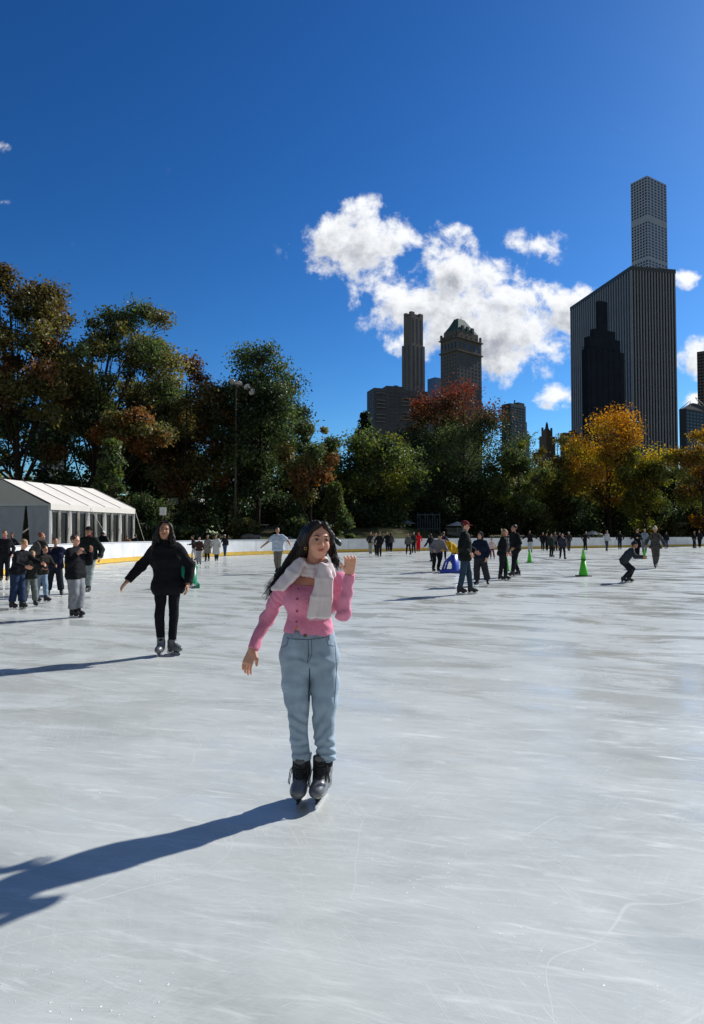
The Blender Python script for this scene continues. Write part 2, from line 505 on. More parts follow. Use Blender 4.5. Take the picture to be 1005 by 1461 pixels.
    if kind == 'verylong':
        hp += [cap(g(0,.05,.0), g(0,.09,-.20), .075*hs, .07*hs, .03*hs), cap(g(0,.09,-.2), g(.02,.11,-.36), .07*hs, .03*hs, .03*hs)]
        for g_ in (-1,1): hp += [cap(g(.062*g_,-.01,.05), g(.098*g_,-.005,-.09), .030*hs, .034*hs, .03*hs), cap(g(.098*g_,-.005,-.09), g(.118*g_,-.045,-.25), .034*hs, .018*hs, .03*hs)]
    if kind == 'tail':
        hp += [cap(g(0,.09,.03), g(0,.13,-.05), .028*hs, .03*hs, .02*hs), cap(g(0,.13,-.05), g(0,.12,-.16), .03*hs, .012*hs, .02*hs)]
    if kind == 'bun':
        hp += [ell(g(0,.07,.09), A(.035,.035,.033)*hs, .01)]
    if kind != 'none':
        sdf('hair', hp, cell*.8, hair_mat(hc), root, disp=folds(NP+9,110/hs,.003*hs,(1,1,.4)))
    if hat:
        hk, hcol = hat
        if hk == 'hood':
            sdf('hood', [ell(g(0,.024,.022), A(.092,.105,.105)*hs, .01, HM, cut=(g(0,-.070,0), HM@A(0,-1,-.1)))], cell, cloth(hcol), root, disp=folds(NP+2,40,.003))
        else:
            q = [ell(g(0,.012,.045), A(.085,.100,.082)*hs, .01, HM, cut=(g(0,0,.030), HM@nrm(A(0,-.25,-1))))]
            if hk == 'cap': q.append(ell(g(0,-.115,.040), A(.058,.062,.008)*hs, .012, HM))
            if hk == 'beanie': q.append(cap(g(0,.0,.12), g(0,.02,.125), .028*hs, .02*hs, .03*hs)); q.append(ell(g(0,.005,.036), A(.091,.104,.022)*hs, .006, HM))
            if hk == 'brim': q.append(ell(g(0,.0,.045), A(.155,.165,.010)*hs, .015, HM))
            if hk == 'helmet': q.append(ell(g(0,.01,.055), A(.10,.12,.085)*hs, .01, HM, cut=(g(0,0,.03), HM@A(0,0,-1))))
            sdf('hat', q, cell*.8, cloth(hcol), root)
    if gy < 26:
        for g_ in (-1,1):
            sdf('eye', [ell(g(.031*g_,-.088,.004), A(.012,.006,.006)*hs, .001, HM)], .002*hs*1.3, mat('eye_dark',(.02,.015,.012),rough=.2,var=0), root, smooth=0)
            sdf('eyebrow', [cap(g(.016*g_,-.094,.022), g(.046*g_,-.082,.024), .0035*hs, .0025*hs, .001)], .002*hs, hair_mat(hc if hc in ('black','brown') else 'brown'), root, smooth=0)
        sdf('lips', [cap(g(-.018,-.089,-.058), g(.018,-.089,-.058), .0052*hs, .0052*hs, .003), cap(g(-.010,-.093,-.062), g(.010,-.093,-.062), .0045*hs, .0045*hs, .003)], .0025*hs, mat('lips',rgb(150,75,70),rough=.4,var=.05), root, smooth=0)
    return root, dict(H=H, s=s, sh=sh, hip=hip, u=u, fw=fw, hd=hd, gx=gx, gy=gy, rot=R(rot))

DARK = (.012,.013,.016); NAVY = (.010,.013,.032); DKGREEN = (.014,.022,.018); JEAN = rgb(60,78,105); LJEAN = rgb(135,150,165); GREY = rgb(120,122,124); OLIVE=rgb(78,76,58)
# ------------------------------------------------------------------ rink outline and terrain
WALL = [(-13.0,-6),(-13.0,8),(-13.0,20),(-13.0,30),(-12.5,35),(-11.0,40),(-8.4,45),(-4.4,49.6),(0,53),(10,59),(25,67.5),(42,76.5),(56,83),(66,84),(72,78),(74,68),(74,-6)]
def smooth_poly(P, n=6):
    out = []
    for i in range(len(P)-1):
        p0 = P[max(i-1,0)]; p1 = P[i]; p2 = P[i+1]; p3 = P[min(i+2,len(P)-1)]
        for k in range(n):
            t = k/n
            out.append(tuple(.5*((2*p1[j])+(-p0[j]+p2[j])*t+(2*p0[j]-5*p1[j]+4*p2[j]-p3[j])*t*t+(-p0[j]+3*p1[j]-3*p2[j]+p3[j])*t**3) for j in (0,1)))
    out.append(P[-1]); return out
WS = smooth_poly(WALL, 8)
WA = np.array(WS)
def dist_out(X, Y):
    """distance outside the rink (0 inside)"""
    X = np.asarray(X,float); Y = np.asarray(Y,float)
    best = np.full(X.shape, 1e9)
    poly = np.vstack([WA, WA[:1]])
    inside = np.zeros(X.shape, bool)
    for i in range(len(poly)-1):
        a = poly[i]; b = poly[i+1]; ab = b-a; L2 = ab@ab
        if L2 < 1e-9: continue
        t = np.clip(((X-a[0])*ab[0]+(Y-a[1])*ab[1])/L2,0,1)
        q = np.hypot(X-a[0]-t*ab[0], Y-a[1]-t*ab[1]); best = np.minimum(best,q)
        c = ((a[1]>Y)!=(b[1]>Y)) & (X < (b[0]-a[0])*(Y-a[1])/(b[1]-a[1] if b[1]!=a[1] else 1e-9)+a[0])
        inside ^= c
    return np.where(inside, 0, best)
def sstep(a,b,x):
    t = np.clip((x-a)/(b-a),0,1); return t*t*(3-2*t)
def terr(X, Y):
    X = np.asarray(X,float); Y = np.asarray(Y,float)
    d = dist_out(X,Y)
    left = sstep(-15,-7,X)
    h = 2.4*sstep(2.0,15,d)*left*(1-.55*sstep(2,16,X)) + 1.0*sstep(15,60,d)
    h = h + .10*np.sin(X*.7)*np.cos(Y*.55)*sstep(2,6,d)
    return np.where(d<=0.15, -.12, h)
def tz(x,y): return float(terr(np.array([x]),np.array([y]))[0])

# ground material
def ground_mat():
    m = bpy.data.materials.new('park_ground'); m.use_nodes = True
    nt = m.node_tree; N = nt.nodes; L = nt.links; b = N['Principled BSDF']
    tc = N.new('ShaderNodeTexCoord')
    n = N.new('ShaderNodeTexNoise'); n.inputs['Scale'].default_value = .35; n.inputs['Detail'].default_value = 8
    L.new(tc.outputs['Object'], n.inputs['Vector'])
    r = N.new('ShaderNodeValToRGB'); r.color_ramp.elements[0].position=.38; r.color_ramp.elements[1].position=.62
    r.color_ramp.elements[0].color = (.045,.06,.018,1); r.color_ramp.elements[1].color = (.085,.07,.038,1)
    L.new(n.outputs['Fac'], r.inputs[0]); L.new(r.outputs[0], b.inputs['Base Color'])
    b.inputs['Roughness'].default_value = .95; b.inputs['Specular IOR Level'].default_value = .1
    return m
def axis(lo, hi, near0, near1, step, far):
    a = list(np.arange(near0, near1, step)); x = near0; s_ = step
    while x > lo: s_ *= far; x -= s_; a.insert(0,x)
    x = near1; s_ = step
    while x < hi: a.append(x); s_ *= far; x += s_
    a.append(x); return np.array(a)
xs = axis(-3500,3500,-45,95,1.0,1.35); ys = axis(-1500,5000,-12,130,1.0,1.35)
GX, GY = np.meshgrid(xs, ys, indexing='ij')
GZ = terr(GX, GY)
V = np.stack([GX,GY,GZ],-1).reshape(-1,3)
nx, ny = len(xs), len(ys)
ii, jj = np.meshgrid(np.arange(nx-1), np.arange(ny-1), indexing='ij'); b0 = (ii*ny+jj).ravel()
Q = np.stack([b0, b0+ny, b0+ny+1, b0+1],1)
tag(link('ground', np_mesh('ground',V,Q,True), ground_mat()), kind='structure')

# ------------------------------------------------------------------ ice
def ice_mat():
    m = bpy.data.materials.new('ice'); m.use_nodes = True
    nt = m.node_tree; N = nt.nodes; L = nt.links; b = N['Principled BSDF']
    tc = N.new('ShaderNodeTexCoord')
    def noise(scale, detail=3, rot=0, sc_=(1,1,1), dist=0, rough=.5, off=0):
        mp = N.new('ShaderNodeMapping'); mp.inputs['Rotation'].default_value = (0,0,rot); mp.inputs['Scale'].default_value = sc_
        mp.inputs['Location'].default_value = (off,off*.7,0)
        # scale must act after rotation: use two mappings
        m1 = N.new('ShaderNodeMapping'); m1.inputs['Rotation'].default_value = (0,0,rot)
        mp.inputs['Rotation'].default_value = (0,0,0)
        L.new(tc.outputs['Object'], m1.inputs['Vector']); L.new(m1.outputs[0], mp.inputs['Vector'])
        n = N.new('ShaderNodeTexNoise'); n.inputs['Scale'].default_value = scale; n.inputs['Detail'].default_value = detail
        n.inputs['Distortion'].default_value = dist; n.inputs['Roughness'].default_value = rough
        L.new(mp.outputs[0], n.inputs['Vector']); return n.outputs['Fac']
    def ramp(f, a, c, ta=0, tb=1):
        r = N.new('ShaderNodeMapRange'); r.clamp = True
        for k_, v in (('From Min',a),('From Max',c),('To Min',ta),('To Max',tb)): r.inputs[k_].default_value = v
        L.new(f, r.inputs['Value']); return r.outputs[0]
    def math_(op, a, c):
        q = N.new('ShaderNodeMath'); q.operation = op
        for i, v in enumerate((a,c)):
            if isinstance(v,(int,float)): q.inputs[i].default_value = v
            else: L.new(v, q.inputs[i])
        return q.outputs[0]
    # fine skate scratches in several directions (thin bright lines broken up by a patch mask)
    scr = None
    for i,(rot,sx,sy,s_) in enumerate(((.35,.25,9,1.0),(-.5,.22,11,1.3),(1.25,.3,8,1.1),(2.2,.3,12,.9),(.05,.18,10,1.7),(-1.1,.25,9,1.5))):
        f = noise(2.2*s_,2,rot,(sx,sy,1),1.6,.5,i*3.7)
        q = math_('ABSOLUTE', math_('SUBTRACT', f, .5), 0)
        line = ramp(q, .004, .018, 1, 0)
        patch = ramp(noise(.9,2,rot+.5,(1,1,1),0,.5,i*11.3+5), .50, .66)
        e = math_('MULTIPLY', math_('MULTIPLY', line, patch), .6)
        scr = e if scr is None else math_('MAXIMUM', scr, e)
    # curved blade cuts: thin arcs round scattered centres
    for (vs,k_,o_) in ((.17,5.0,3.1),(.11,7.0,8.7),(.26,3.5,15.0)):
        mp = N.new('ShaderNodeMapping'); mp.inputs['Location'].default_value = (o_,o_*.6,0); L.new(tc.outputs['Object'], mp.inputs['Vector'])
        dn_ = N.new('ShaderNodeTexNoise'); dn_.inputs['Scale'].default_value=.6; L.new(mp.outputs[0],dn_.inputs['Vector'])
        vo = N.new('ShaderNodeTexVoronoi'); vo.voronoi_dimensions='2D'; vo.inputs['Scale'].default_value = vs; L.new(mp.outputs[0], vo.inputs['Vector'])
        q = math_('ADD', math_('MULTIPLY', vo.outputs['Distance'], k_/vs*.35), math_('MULTIPLY', dn_.outputs['Fac'], 3.0))
        fr = math_('ABSOLUTE', math_('SUBTRACT', math_('FRACT', q, 0), .5), 0)
        e = math_('MULTIPLY', ramp(fr, .0, .010, 1, 0), ramp(noise(.7,3,o_,(1,1,1),0,.5,o_), .50, .60))
        scr = math_('MAXIMUM', scr, math_('MULTIPLY', e, .9))
    # chopped short strokes of shaved frost
    frost = ramp(noise(7,5,.3,(.35,2.2,1),.8,.65), .55, .80)
    frost2 = ramp(noise(34,3,-.6,(.5,1.6,1),0,.6), .62, .74)
    crumbs = ramp(noise(48,2,.0,(1,1,1),0,.5,9), .69, .73)
    cpatch = ramp(noise(.8,3,0,(1,1,1),0,.5,21), .50, .62)
    cr = math_('MULTIPLY', crumbs, cpatch)
    cloud = noise(1.1,7,.2,(.8,1.3,1),1.0,.68,2)
    streak = noise(1.3,7,.25,(.35,1.3,1),1.0,.68,31)
    mixc = N.new('ShaderNodeMixRGB'); mixc.inputs[1].default_value = (.42,.445,.415,1); mixc.inputs[2].default_value = (.52,.55,.515,1)
    L.new(ramp(cloud,.36,.64), mixc.inputs[0])
    mix1 = N.new('ShaderNodeMixRGB'); mix1.inputs[2].default_value = (.62,.65,.62,1); L.new(mixc.outputs[0], mix1.inputs[1])
    L.new(math_('MULTIPLY', ramp(streak,.40,.66), .55), mix1.inputs[0])
    mix2 = N.new('ShaderNodeMixRGB'); mix2.inputs[2].default_value = (.84,.86,.83,1); L.new(mix1.outputs[0], mix2.inputs[1])
    fs = math_('MAXIMUM', math_('MULTIPLY', scr, .30), math_('MULTIPLY', frost, .60))
    fs = math_('MAXIMUM', fs, math_('MULTIPLY', frost2, .22))
    fs = math_('MAXIMUM', fs, math_('MULTIPLY', ramp(noise(6,5,.12,(.25,2.4,1),.6,.6,61), .56, .70), .26))
    fs = math_('MAXIMUM', fs, math_('MULTIPLY', cr, .9))
    L.new(fs, mix2.inputs[0])
    L.new(mix2.outputs[0], b.inputs['Base Color'])
    # wet film
    wet = ramp(noise(.8,6,.4,(.6,1.5,1),.8,.65,40), .47, .60)
    rg = math_('ADD', ramp(wet,0,1,.37,.07), math_('MULTIPLY', fs, .4))
    L.new(rg, b.inputs['Roughness'])
    b.inputs['IOR'].default_value = 1.33
    b.inputs['Specular IOR Level'].default_value = .75
    bh = math_('ADD', math_('MULTIPLY', scr, .12), math_('ADD', math_('MULTIPLY', noise(22,3,.3,(.4,1.8,1),.5,.6,7), .35), math_('MULTIPLY', cr, 1.5)))
    bh = math_('ADD', bh, math_('MULTIPLY', noise(5.0,5,.3,(.3,1.5,1),.5,.62,17), 1.1))
    bp = N.new('ShaderNodeBump'); bp.inputs['Strength'].default_value = .5; bp.inputs['Distance'].default_value = .004
    L.new(bh, bp.inputs['Height']); L.new(bp.outputs[0], b.inputs['Normal'])
    return m
m = MB(); n = len(WS)
ice_me = bpy.data.meshes.new('ice_rink')
ice_me.from_pydata([(x,y,0) for x,y in WS]+[(x,y,-.1) for x,y in WS], [], [tuple(range(n))[::-1], tuple(range(n,2*n))]+[(i,(i+1)%n,n+(i+1)%n,n+i) for i in range(n)])
ice_me.validate(); ice_me.update()
if ice_me.polygons[0].normal.z < 0: ice_me.flip_normals()
tag(link('ice_rink', ice_me, ice_mat()), kind='structure')

# ------------------------------------------------------------------ rink boards
board = mat('board_white', (.72,.73,.74), rough=.35, var=.13, scale=1.6, bump=.05, bscale=8)
kick = mat('kick_yellow', (.66,.42,.05), rough=.5, var=.12, scale=4)
capm = mat('board_cap', (.55,.57,.60), rough=.5, var=.1)
dark_base = mat('board_base', (.05,.045,.04), rough=.8)
bar = empty('rink_barrier', (0,53,0), 0, 'long low white hockey boards with a yellow kick strip around the ice', 'barrier')
def strip(m, pts, z0, z1, o0, o1):
    """extrude along polyline; offsets outward (left of travel is outside?)"""
    P = [Vector((p[0],p[1],0)) for p in pts]
    ns = []
    for i in range(len(P)):
        d = (P[min(i+1,len(P)-1)]-P[max(i-1,0)]).normalized(); ns.append(Vector((-d.y,d.x,0)))
    for i in range(len(P)-1):
        a,b_ = P[i],P[i+1]; na,nb = ns[i],ns[i+1]
        V = [a+na*o0,b_+nb*o0,b_+nb*o1,a+na*o1]
        V = [(v.x,v.y-53,z0) for v in V]+[(v.x,v.y-53,z1) for v in V]
        m.add(V, [(3,2,1,0),(4,5,6,7),(0,1,5,4),(1,2,6,5),(2,3,7,6),(3,0,4,7)])
vis = [p for p in WS if p[1] > 5]
# resample by arc length
def resample(pts, step):
    out = [pts[0]]; acc = 0
    for i in range(len(pts)-1):
        a,b_ = Vector(pts[i]),Vector(pts[i+1]); L_ = (b_-a).length; t = step-acc
        while t <= L_:
            q = a+(b_-a)*(t/L_); out.append((q.x,q.y)); t += step
        acc = (acc+L_)%step
    return out
fine = resample(vis, .6)
# travel direction: up the left wall then right => outside is to the left (+normal)
mk = MB(); strip(mk, fine, .02, .25, -.012, .05); mk.build('kick_strip', kick, bar)
mc = MB(); strip(mc, fine, 1.065, 1.10, -.03, .14); mc.build('cap_rail', capm, bar)
mb = MB(); strip(mb, fine, -.05, 1.0, .06, .12); mb.build('backing', dark_base, bar)
i = 0; bstep = 5
while i+bstep < len(fine):
    seg = fine[i:i+bstep+1]
    s2 = [tuple(Vector(seg[0]).lerp(Vector(seg[1]), .02))]+seg[1:-1]+[tuple(Vector(seg[-1]).lerp(Vector(seg[-2]), .02))]
    mm = MB(); strip(mm, s2, .253, 1.062, 0, .055); mm.build('board_panel', board, bar)
    i += bstep

# ------------------------------------------------------------------ trees
def leaf_mat(name, tr=.42):
    if name in MATS: return MATS[name]
    m = bpy.data.materials.new(name); m.use_nodes = True
    nt = m.node_tree; N = nt.nodes; L = nt.links
    N.remove(N['Principled BSDF']); out = N['Material Output']
    a = N.new('ShaderNodeAttribute'); a.attribute_name = 'Col'
    d = N.new('ShaderNodeBsdfDiffuse'); t = N.new('ShaderNodeBsdfTranslucent'); g = N.new('ShaderNodeBsdfGlossy')
    g.inputs['Roughness'].default_value = .45; g.inputs['Color'].default_value = (.6,.6,.6,1)
    L.new(a.outputs['Color'], d.inputs['Color'])
    mx = N.new('ShaderNodeMixShader'); mx.inputs[0].default_value = tr
    hs = N.new('ShaderNodeHueSaturation'); hs.inputs['Saturation'].default_value = 1.15; hs.inputs['Value'].default_value = 1.5
    L.new(a.outputs['Color'], hs.inputs['Color']); L.new(hs.outputs[0], t.inputs['Color'])
    L.new(d.outputs[0], mx.inputs[1]); L.new(t.outputs[0], mx.inputs[2])
    m2 = N.new('ShaderNodeMixShader'); m2.inputs[0].default_value = .035
    L.new(mx.outputs[0], m2.inputs[1]); L.new(g.outputs[0], m2.inputs[2])
    L.new(m2.outputs[0], out.inputs[0]); MATS[name] = m; return m
LEAF = leaf_mat('leaves')
BARK = mat('bark', (.045,.035,.028), rough=.95, var=.35, scale=6, bump=.4, bscale=14, spec=.1)

def leaves_mesh(name, centers, radii, cols, per, size, rs, flat=.75, top=None, topcol=None):
    K = len(centers)
    n = int(per*K)
    w = radii**2; w = w/w.sum()
    ci = rs.choice(K, n, p=w)
    d = rs.normal(size=(n,3)); d /= np.linalg.norm(d,axis=1)[:,None]
    rad = rs.uniform(0,1,n)**.5*(1.05+.26*rs.normal(size=n))
    P = centers[ci] + d*rad[:,None]*radii[ci][:,None]*np.array([1,1,flat])
    nrmv = rs.normal(size=(n,3))*.8 + d*.5 + np.array([0,0,.35]); nrmv /= np.linalg.norm(nrmv,axis=1)[:,None]
    h = rs.normal(size=(n,3)); t1 = np.cross(nrmv,h); t1 /= np.linalg.norm(t1,axis=1)[:,None]; t2 = np.cross(nrmv,t1)
    s_ = size*rs.uniform(.55,1.35,n)[:,None]
    V = np.stack([P-t1*s_*.75, P-t2*s_*.42+nrmv*s_*.1, P+t1*s_*.75, P+t2*s_*.42+nrmv*s_*.1],1).reshape(-1,3)
    Q = np.arange(4*n).reshape(n,4)
    c = cols[ci]*rs.uniform(.65,1.35,(n,1))*(1+.10*rs.normal(size=(n,3)))
    if top is not None:
        f = np.clip((P[:,2]-top[0])/(top[1]-top[0]) + .25*rs.normal(size=n),0,1)[:,None]
        c = c*(1-f) + np.array(topcol)*rs.uniform(.6,1.35,(n,1))*f
    c = np.clip(c,.003,.9)
    C = np.concatenate([np.repeat(c,4,axis=0), np.ones((4*n,1))],1)
    return np_mesh(name, V, Q, colors=C)

def tree(label, px, Y, top, hw, cols, seed, base=.25, n=14000, K=46, leaf=.205, shape='round', trunk_px=None, topcol=None, topz=(.6,.95), cat='tree',
         name='deciduous_tree', asym=0, group='trees behind the rink', limbs=24, clump=.24, depth=.8, zbase=None, rtr=1.0):
    rs = np.random.RandomState(seed)
    X0 = (trunk_px-502.5)/F*Y if trunk_px is not None else (px-502.5)/F*Y
    zb = tz(X0,Y) if zbase is None else zbase
    H = at(px,top,Y)[2]-zb; W = hw/F*Y
    cx = (px-502.5)/F*Y-X0
    root = empty(name, (X0,Y,zb), 0, label, cat, group)
    if shape == 'round':
        zc = (base+1)/2*H; rz = (1-base)/2*H
        C = []
        while len(C) < K:
            d = rs.normal(size=3); d /= np.linalg.norm(d)
            r = rs.uniform(.12,1)**.42
            f = .97-clump*.45
            p = np.array([d[0]*W*r*f, d[1]*W*depth*r*f, d[2]*rz*r*.88])
            # fuller low, narrower top
            tpr = 1-.22*max(p[2]/rz,0)
            C.append(np.array([cx+p[0]*tpr + asym*p[2], p[1]*tpr, zc+p[2]*1.03]))
        C = np.array(C); rad = W*clump*rs.uniform(.55,1.35,K)
        rad = np.minimum(rad, np.maximum(.5, (H-C[:,2])*1.1))
    elif shape == 'cone':
        z = rs.uniform(0,1,K)**.8; a = rs.uniform(0,2*PI,K); rr = W*(1-z)*rs.uniform(.45,.95,K)
        C = np.stack([cx+rr*np.cos(a), rr*np.sin(a)*depth, H*(base+(1-base)*z*.97)],1); rad = np.maximum(W*clump*(1.15-z)*rs.uniform(.6,1.2,K), .35+H*.02); C[-3:] = [[cx,0,H*.80],[cx,0,H*.89],[cx,0,H*.955]]; rad[-3:] = [W*.2+.3,W*.13+.3,W*.07+.25]
    else:  # shrub
        a = rs.uniform(0,2*PI,K); z = rs.uniform(.1,.85,K); rr = W*np.sqrt(1-z*z)*rs.uniform(.2,.85,K)
        C = np.stack([cx+rr*np.cos(a), rr*np.sin(a)*depth, H*z],1); rad = np.maximum(np.minimum(W,H)*clump*rs.uniform(.7,1.3,K), .25)
    cc = np.array([cols[rs.randint(len(cols))] for _ in range(K)])*rs.uniform(.75,1.25,(K,1))
    tp = (H*topz[0], H*topz[1]) if topcol else None
    me = leaves_mesh('crown', C, rad, cc, 1.55*n/K, leaf, rs, top=tp, topcol=topcol)
    link('crown', me, LEAF, root)
    mb = MB()
    if shape != 'shrub':
        r0 = max(.10, H*.0125)*rtr
        tw = min(cx, 2.5) if cx>0 else max(cx,-2.5)
        def tp_(t): return Vector((tw*t**1.6+.25*math.sin(3*t+seed), .25*math.cos(2.6*t+seed)-.2, H*.82*t))
        mb.tube([tp_(i/9)-Vector((0,0,.3 if i==0 else 0)) for i in range(10)], [r0*(1.25 if i==0 else 1-.085*i) for i in range(10)], 8)
        order = rs.permutation(K)[:limbs]
        for j in order:
            c = Vector(C[j]); t = min(max((c.z/H-.18)*rs.uniform(.55,.85)/.82, base*.55), .93)
            a = tp_(t); mid = a.lerp(c,.5)+Vector((0,0,-.05*(c-a).length if c.z > a.z else .1)) + Vector(rs.normal(size=3)*.25)
            rl = r0*(1-.8*t)*.5
            mb.tube([a, a.lerp(mid,.5), mid, mid.lerp(c,.6), c], [rl, rl*.8, rl*.6, rl*.4, rl*.15], 5)
            for q in range(3):
                e = c+Vector(rs.normal(size=3))*float(rad[j])*.6
                st = mid.lerp(c, rs.uniform(.2,1)); mb.tube([st, st.lerp(e,.5)+Vector((0,0,.1)), e], [rl*.3, rl*.2, rl*.06], 4)
    else:
        for j in range(min(K,10)):
            c = Vector(C[j]); mb.tube([(c.x*.15,c.y*.15,-.1), (c.x*.5,c.y*.5,c.z*.55), c], [.05,.035,.012], 5)
    mb.build('trunk' if shape != 'shrub' else 'stem', BARK, root)
    return root

OL = (.155,.145,.050); GR = (.080,.110,.040); DG = (.030,.050,.020); YG = (.14,.15,.03); OR = (.38,.20,.030); BR = (.20,.105,.042); RD = (.20,.050,.034); LG=(.10,.13,.035); YE=(.36,.28,.045)
TREES = [
 ('tall olive and bronze tree at the far left above the white tent', 16, 56, 362, 108, [OL,OL,BR,GR], 1, dict(base=.22,n=28000,K=74,trunk_px=24,topcol=(.10,.075,.025),limbs=34,clump=.2)),
 ('tall airy olive tree with sky showing through, behind the tent ridge', 175, 60, 398, 112, [OL,GR,(.06,.075,.03)], 2, dict(base=.30,n=24000,K=74,trunk_px=128,asym=.08,limbs=44,clump=.17)),
 ('low orange brown branch tree in front of the airy olive tree', 182, 55, 572, 56, [(.19,.085,.022),BR,OL], 3, dict(base=.55,n=7000,K=22,trunk_px=150,limbs=16,clump=.28)),
 ('small feathery green evergreen right behind the tent roof', 158, 51, 628, 46, [LG,GR], 4, dict(base=.15,n=9000,K=34,shape='cone',name='evergreen_tree')),
 ('brown topped tree left of the tall lamp post', 262, 64, 496, 80, [BR,OL,DG,(.09,.05,.02)], 5, dict(base=.12,n=15000,K=46,topcol=(.13,.06,.022))),
 ('tall dense green tree with a rounded crown right of the lamp post', 368, 66, 486, 90, [GR,GR,DG,(.04,.06,.02)], 6, dict(base=.10,n=24000,K=62,limbs=30)),
 ('small brownish tree on the right flank of the tall green tree', 440, 62, 590, 50, [OL,BR,GR], 7, dict(base=.2,n=8000,K=30)),
 ('dark pointed conifer far behind the yellow green trees', 522, 110, 586, 55, [DG,DG,(.02,.035,.02)], 8, dict(base=.08,n=9000,K=50,shape='cone',leaf=.4,name='conifer')),
 ('yellow green tree left of the red topped tree', 530, 72, 612, 84, [YG,LG,GR,DG], 9, dict(base=.10,n=16000,K=50,asym=.1)),
 ('low bushy juniper with yellow green tips standing at the rink boards', 478, 60, 688, 32, [LG,(.06,.075,.018),GR], 10, dict(base=.03,n=9000,K=50,shape='cone',name='juniper',clump=.3,leaf=.2)),
 ('small red crowned tree in front of the wide apartment block', 605, 88, 564, 38, [(.09,.03,.02),DG,GR], 11, dict(base=.2,n=7000,K=26,topcol=RD,topz=(.7,.9))),
 ('large dark tree with a red top in front of the green roofed tower', 660, 82, 538, 108, [GR,DG,(.04,.05,.018),DG], 12, dict(base=.08,n=26000,K=70,topcol=RD,topz=(.68,.95),limbs=34)),
 ('light green drooping tree under the dark glass building', 738, 78, 612, 50, [LG,YG,GR], 13, dict(base=.1,n=12000,K=38)),
 ('pale yellow green tree between the small spire and the orange tree', 798, 90, 606, 56, [(.12,.10,.022),YG,OL], 14, dict(base=.12,n=12000,K=38)),
 ('bright orange tree in front of the striped skyscraper', 868, 88, 574, 80, [OR,YE,(.15,.11,.022)], 15, dict(base=.12,n=17000,K=50,topcol=(.42,.19,.030),limbs=34)),
 ('round yellow green tree at the right foot of the orange tree', 922, 84, 626, 52, [(.14,.14,.022),YG], 16, dict(base=.12,n=11000,K=36)),
 ('orange leaved tree at the right edge of the view', 1006, 84, 598, 56, [(.20,.10,.022),OL,YG], 17, dict(base=.12,n=12000,K=38,topcol=OR)),
 ('dark green tree in the back row behind the tent', 90, 80, 510, 100, [DG,GR], 18, dict(base=.05,n=15000,K=46,leaf=.36,limbs=10)),
 ('dark green tree in the back row behind the brown topped tree', 210, 84, 520, 95, [DG,GR,OL], 19, dict(base=.05,n=15000,K=46,leaf=.36,limbs=10)),
 ('dark tree in the back row behind the lamp post', 320, 86, 530, 100, [DG,GR], 20, dict(base=.03,n=15000,K=46,leaf=.36,limbs=10)),
 ('dark tree in the back row behind the juniper', 455, 88, 640, 60, [DG,GR], 21, dict(base=.03,n=12000,K=40,leaf=.36,limbs=10)),
 ('dark tree in the back row behind the yellow green tree', 570, 98, 640, 75, [DG,GR], 22, dict(base=.03,n=13000,K=44,leaf=.36,limbs=10)),
 ('dark tree in the back row between the light green and orange trees', 770, 108, 655, 80, [DG,GR,OL], 23, dict(base=.03,n=13000,K=44,leaf=.4,limbs=10)),
 ('dark tree in the back row behind the orange tree', 880, 110, 655, 80, [DG,GR], 24, dict(base=.03,n=13000,K=44,leaf=.4,limbs=10)),
 ('dark tree in the back row at the right edge', 985, 105, 665, 70, [DG,GR], 25, dict(base=.03,n=12000,K=44,leaf=.4,limbs=10)),
]
for t in TREES: tree(*t[:7], **t[7])
BUSH = [
 ('rounded dark evergreen bush beside the kiosk on the bank', 276, 63, 712, 33, [DG,GR], 41, {}),
 ('clipped low hedge bush left of the rounded evergreen', 214, 54, 748, 28, [GR,DG], 42, {}),
 ('low hedge bush touching the back of the tent', 172, 52, 745, 22, [DG,GR], 43, {}),
 ('low olive shrub at the foot of the lamp post', 350, 60, 744, 26, [OL,GR], 44, {}),
 ('flat grass green shrub below the rounded evergreen', 262, 54, 755, 30, [(.05,.06,.02),GR], 45, {}),
 ('low dark shrub left of the juniper', 418, 60, 742, 30, [DG,GR], 46, {}),
 ('dark bush behind the boards near the red outfit', 545, 72, 716, 34, [DG,GR], 47, {}),
 ('dark bush behind the blue panels', 618, 78, 708, 40, [DG], 48, {}),
 ('dark leafy bush behind the man in the red cap', 690, 80, 704, 38, [DG,GR], 49, {}),
 ('olive bush behind the pair of dark jackets', 752, 86, 712, 34, [GR,DG,OL], 50, {}),
 ('dark bush behind the tall green cone', 815, 90, 704, 38, [DG,GR], 51, {}),
 ('dark bush below the orange tree', 878, 92, 700, 40, [DG,GR], 52, {}),
 ('dark bush below the round yellow green tree', 940, 92, 704, 38, [DG,GR,OL], 53, {}),
 ('yellowish bush beside the stone hut at the right edge', 990, 92, 712, 30, [(.06,.07,.02),DG], 54, {}),
 ('dark bush between the lamp post and the juniper', 392, 72, 706, 42, [DG,GR], 55, {}),
 ('dark bush behind the clipped hedge', 208, 70, 700, 40, [DG,GR], 56, {}),
 ('small dark bush right of the juniper', 508, 68, 722, 26, [DG], 57, {}),
]
for b_ in BUSH:
    tree(*b_[:7], shape='shrub', n=6500, K=30, leaf=.2, name='bush', cat='bush', group='bushes behind the boards', clump=.42, **b_[7])
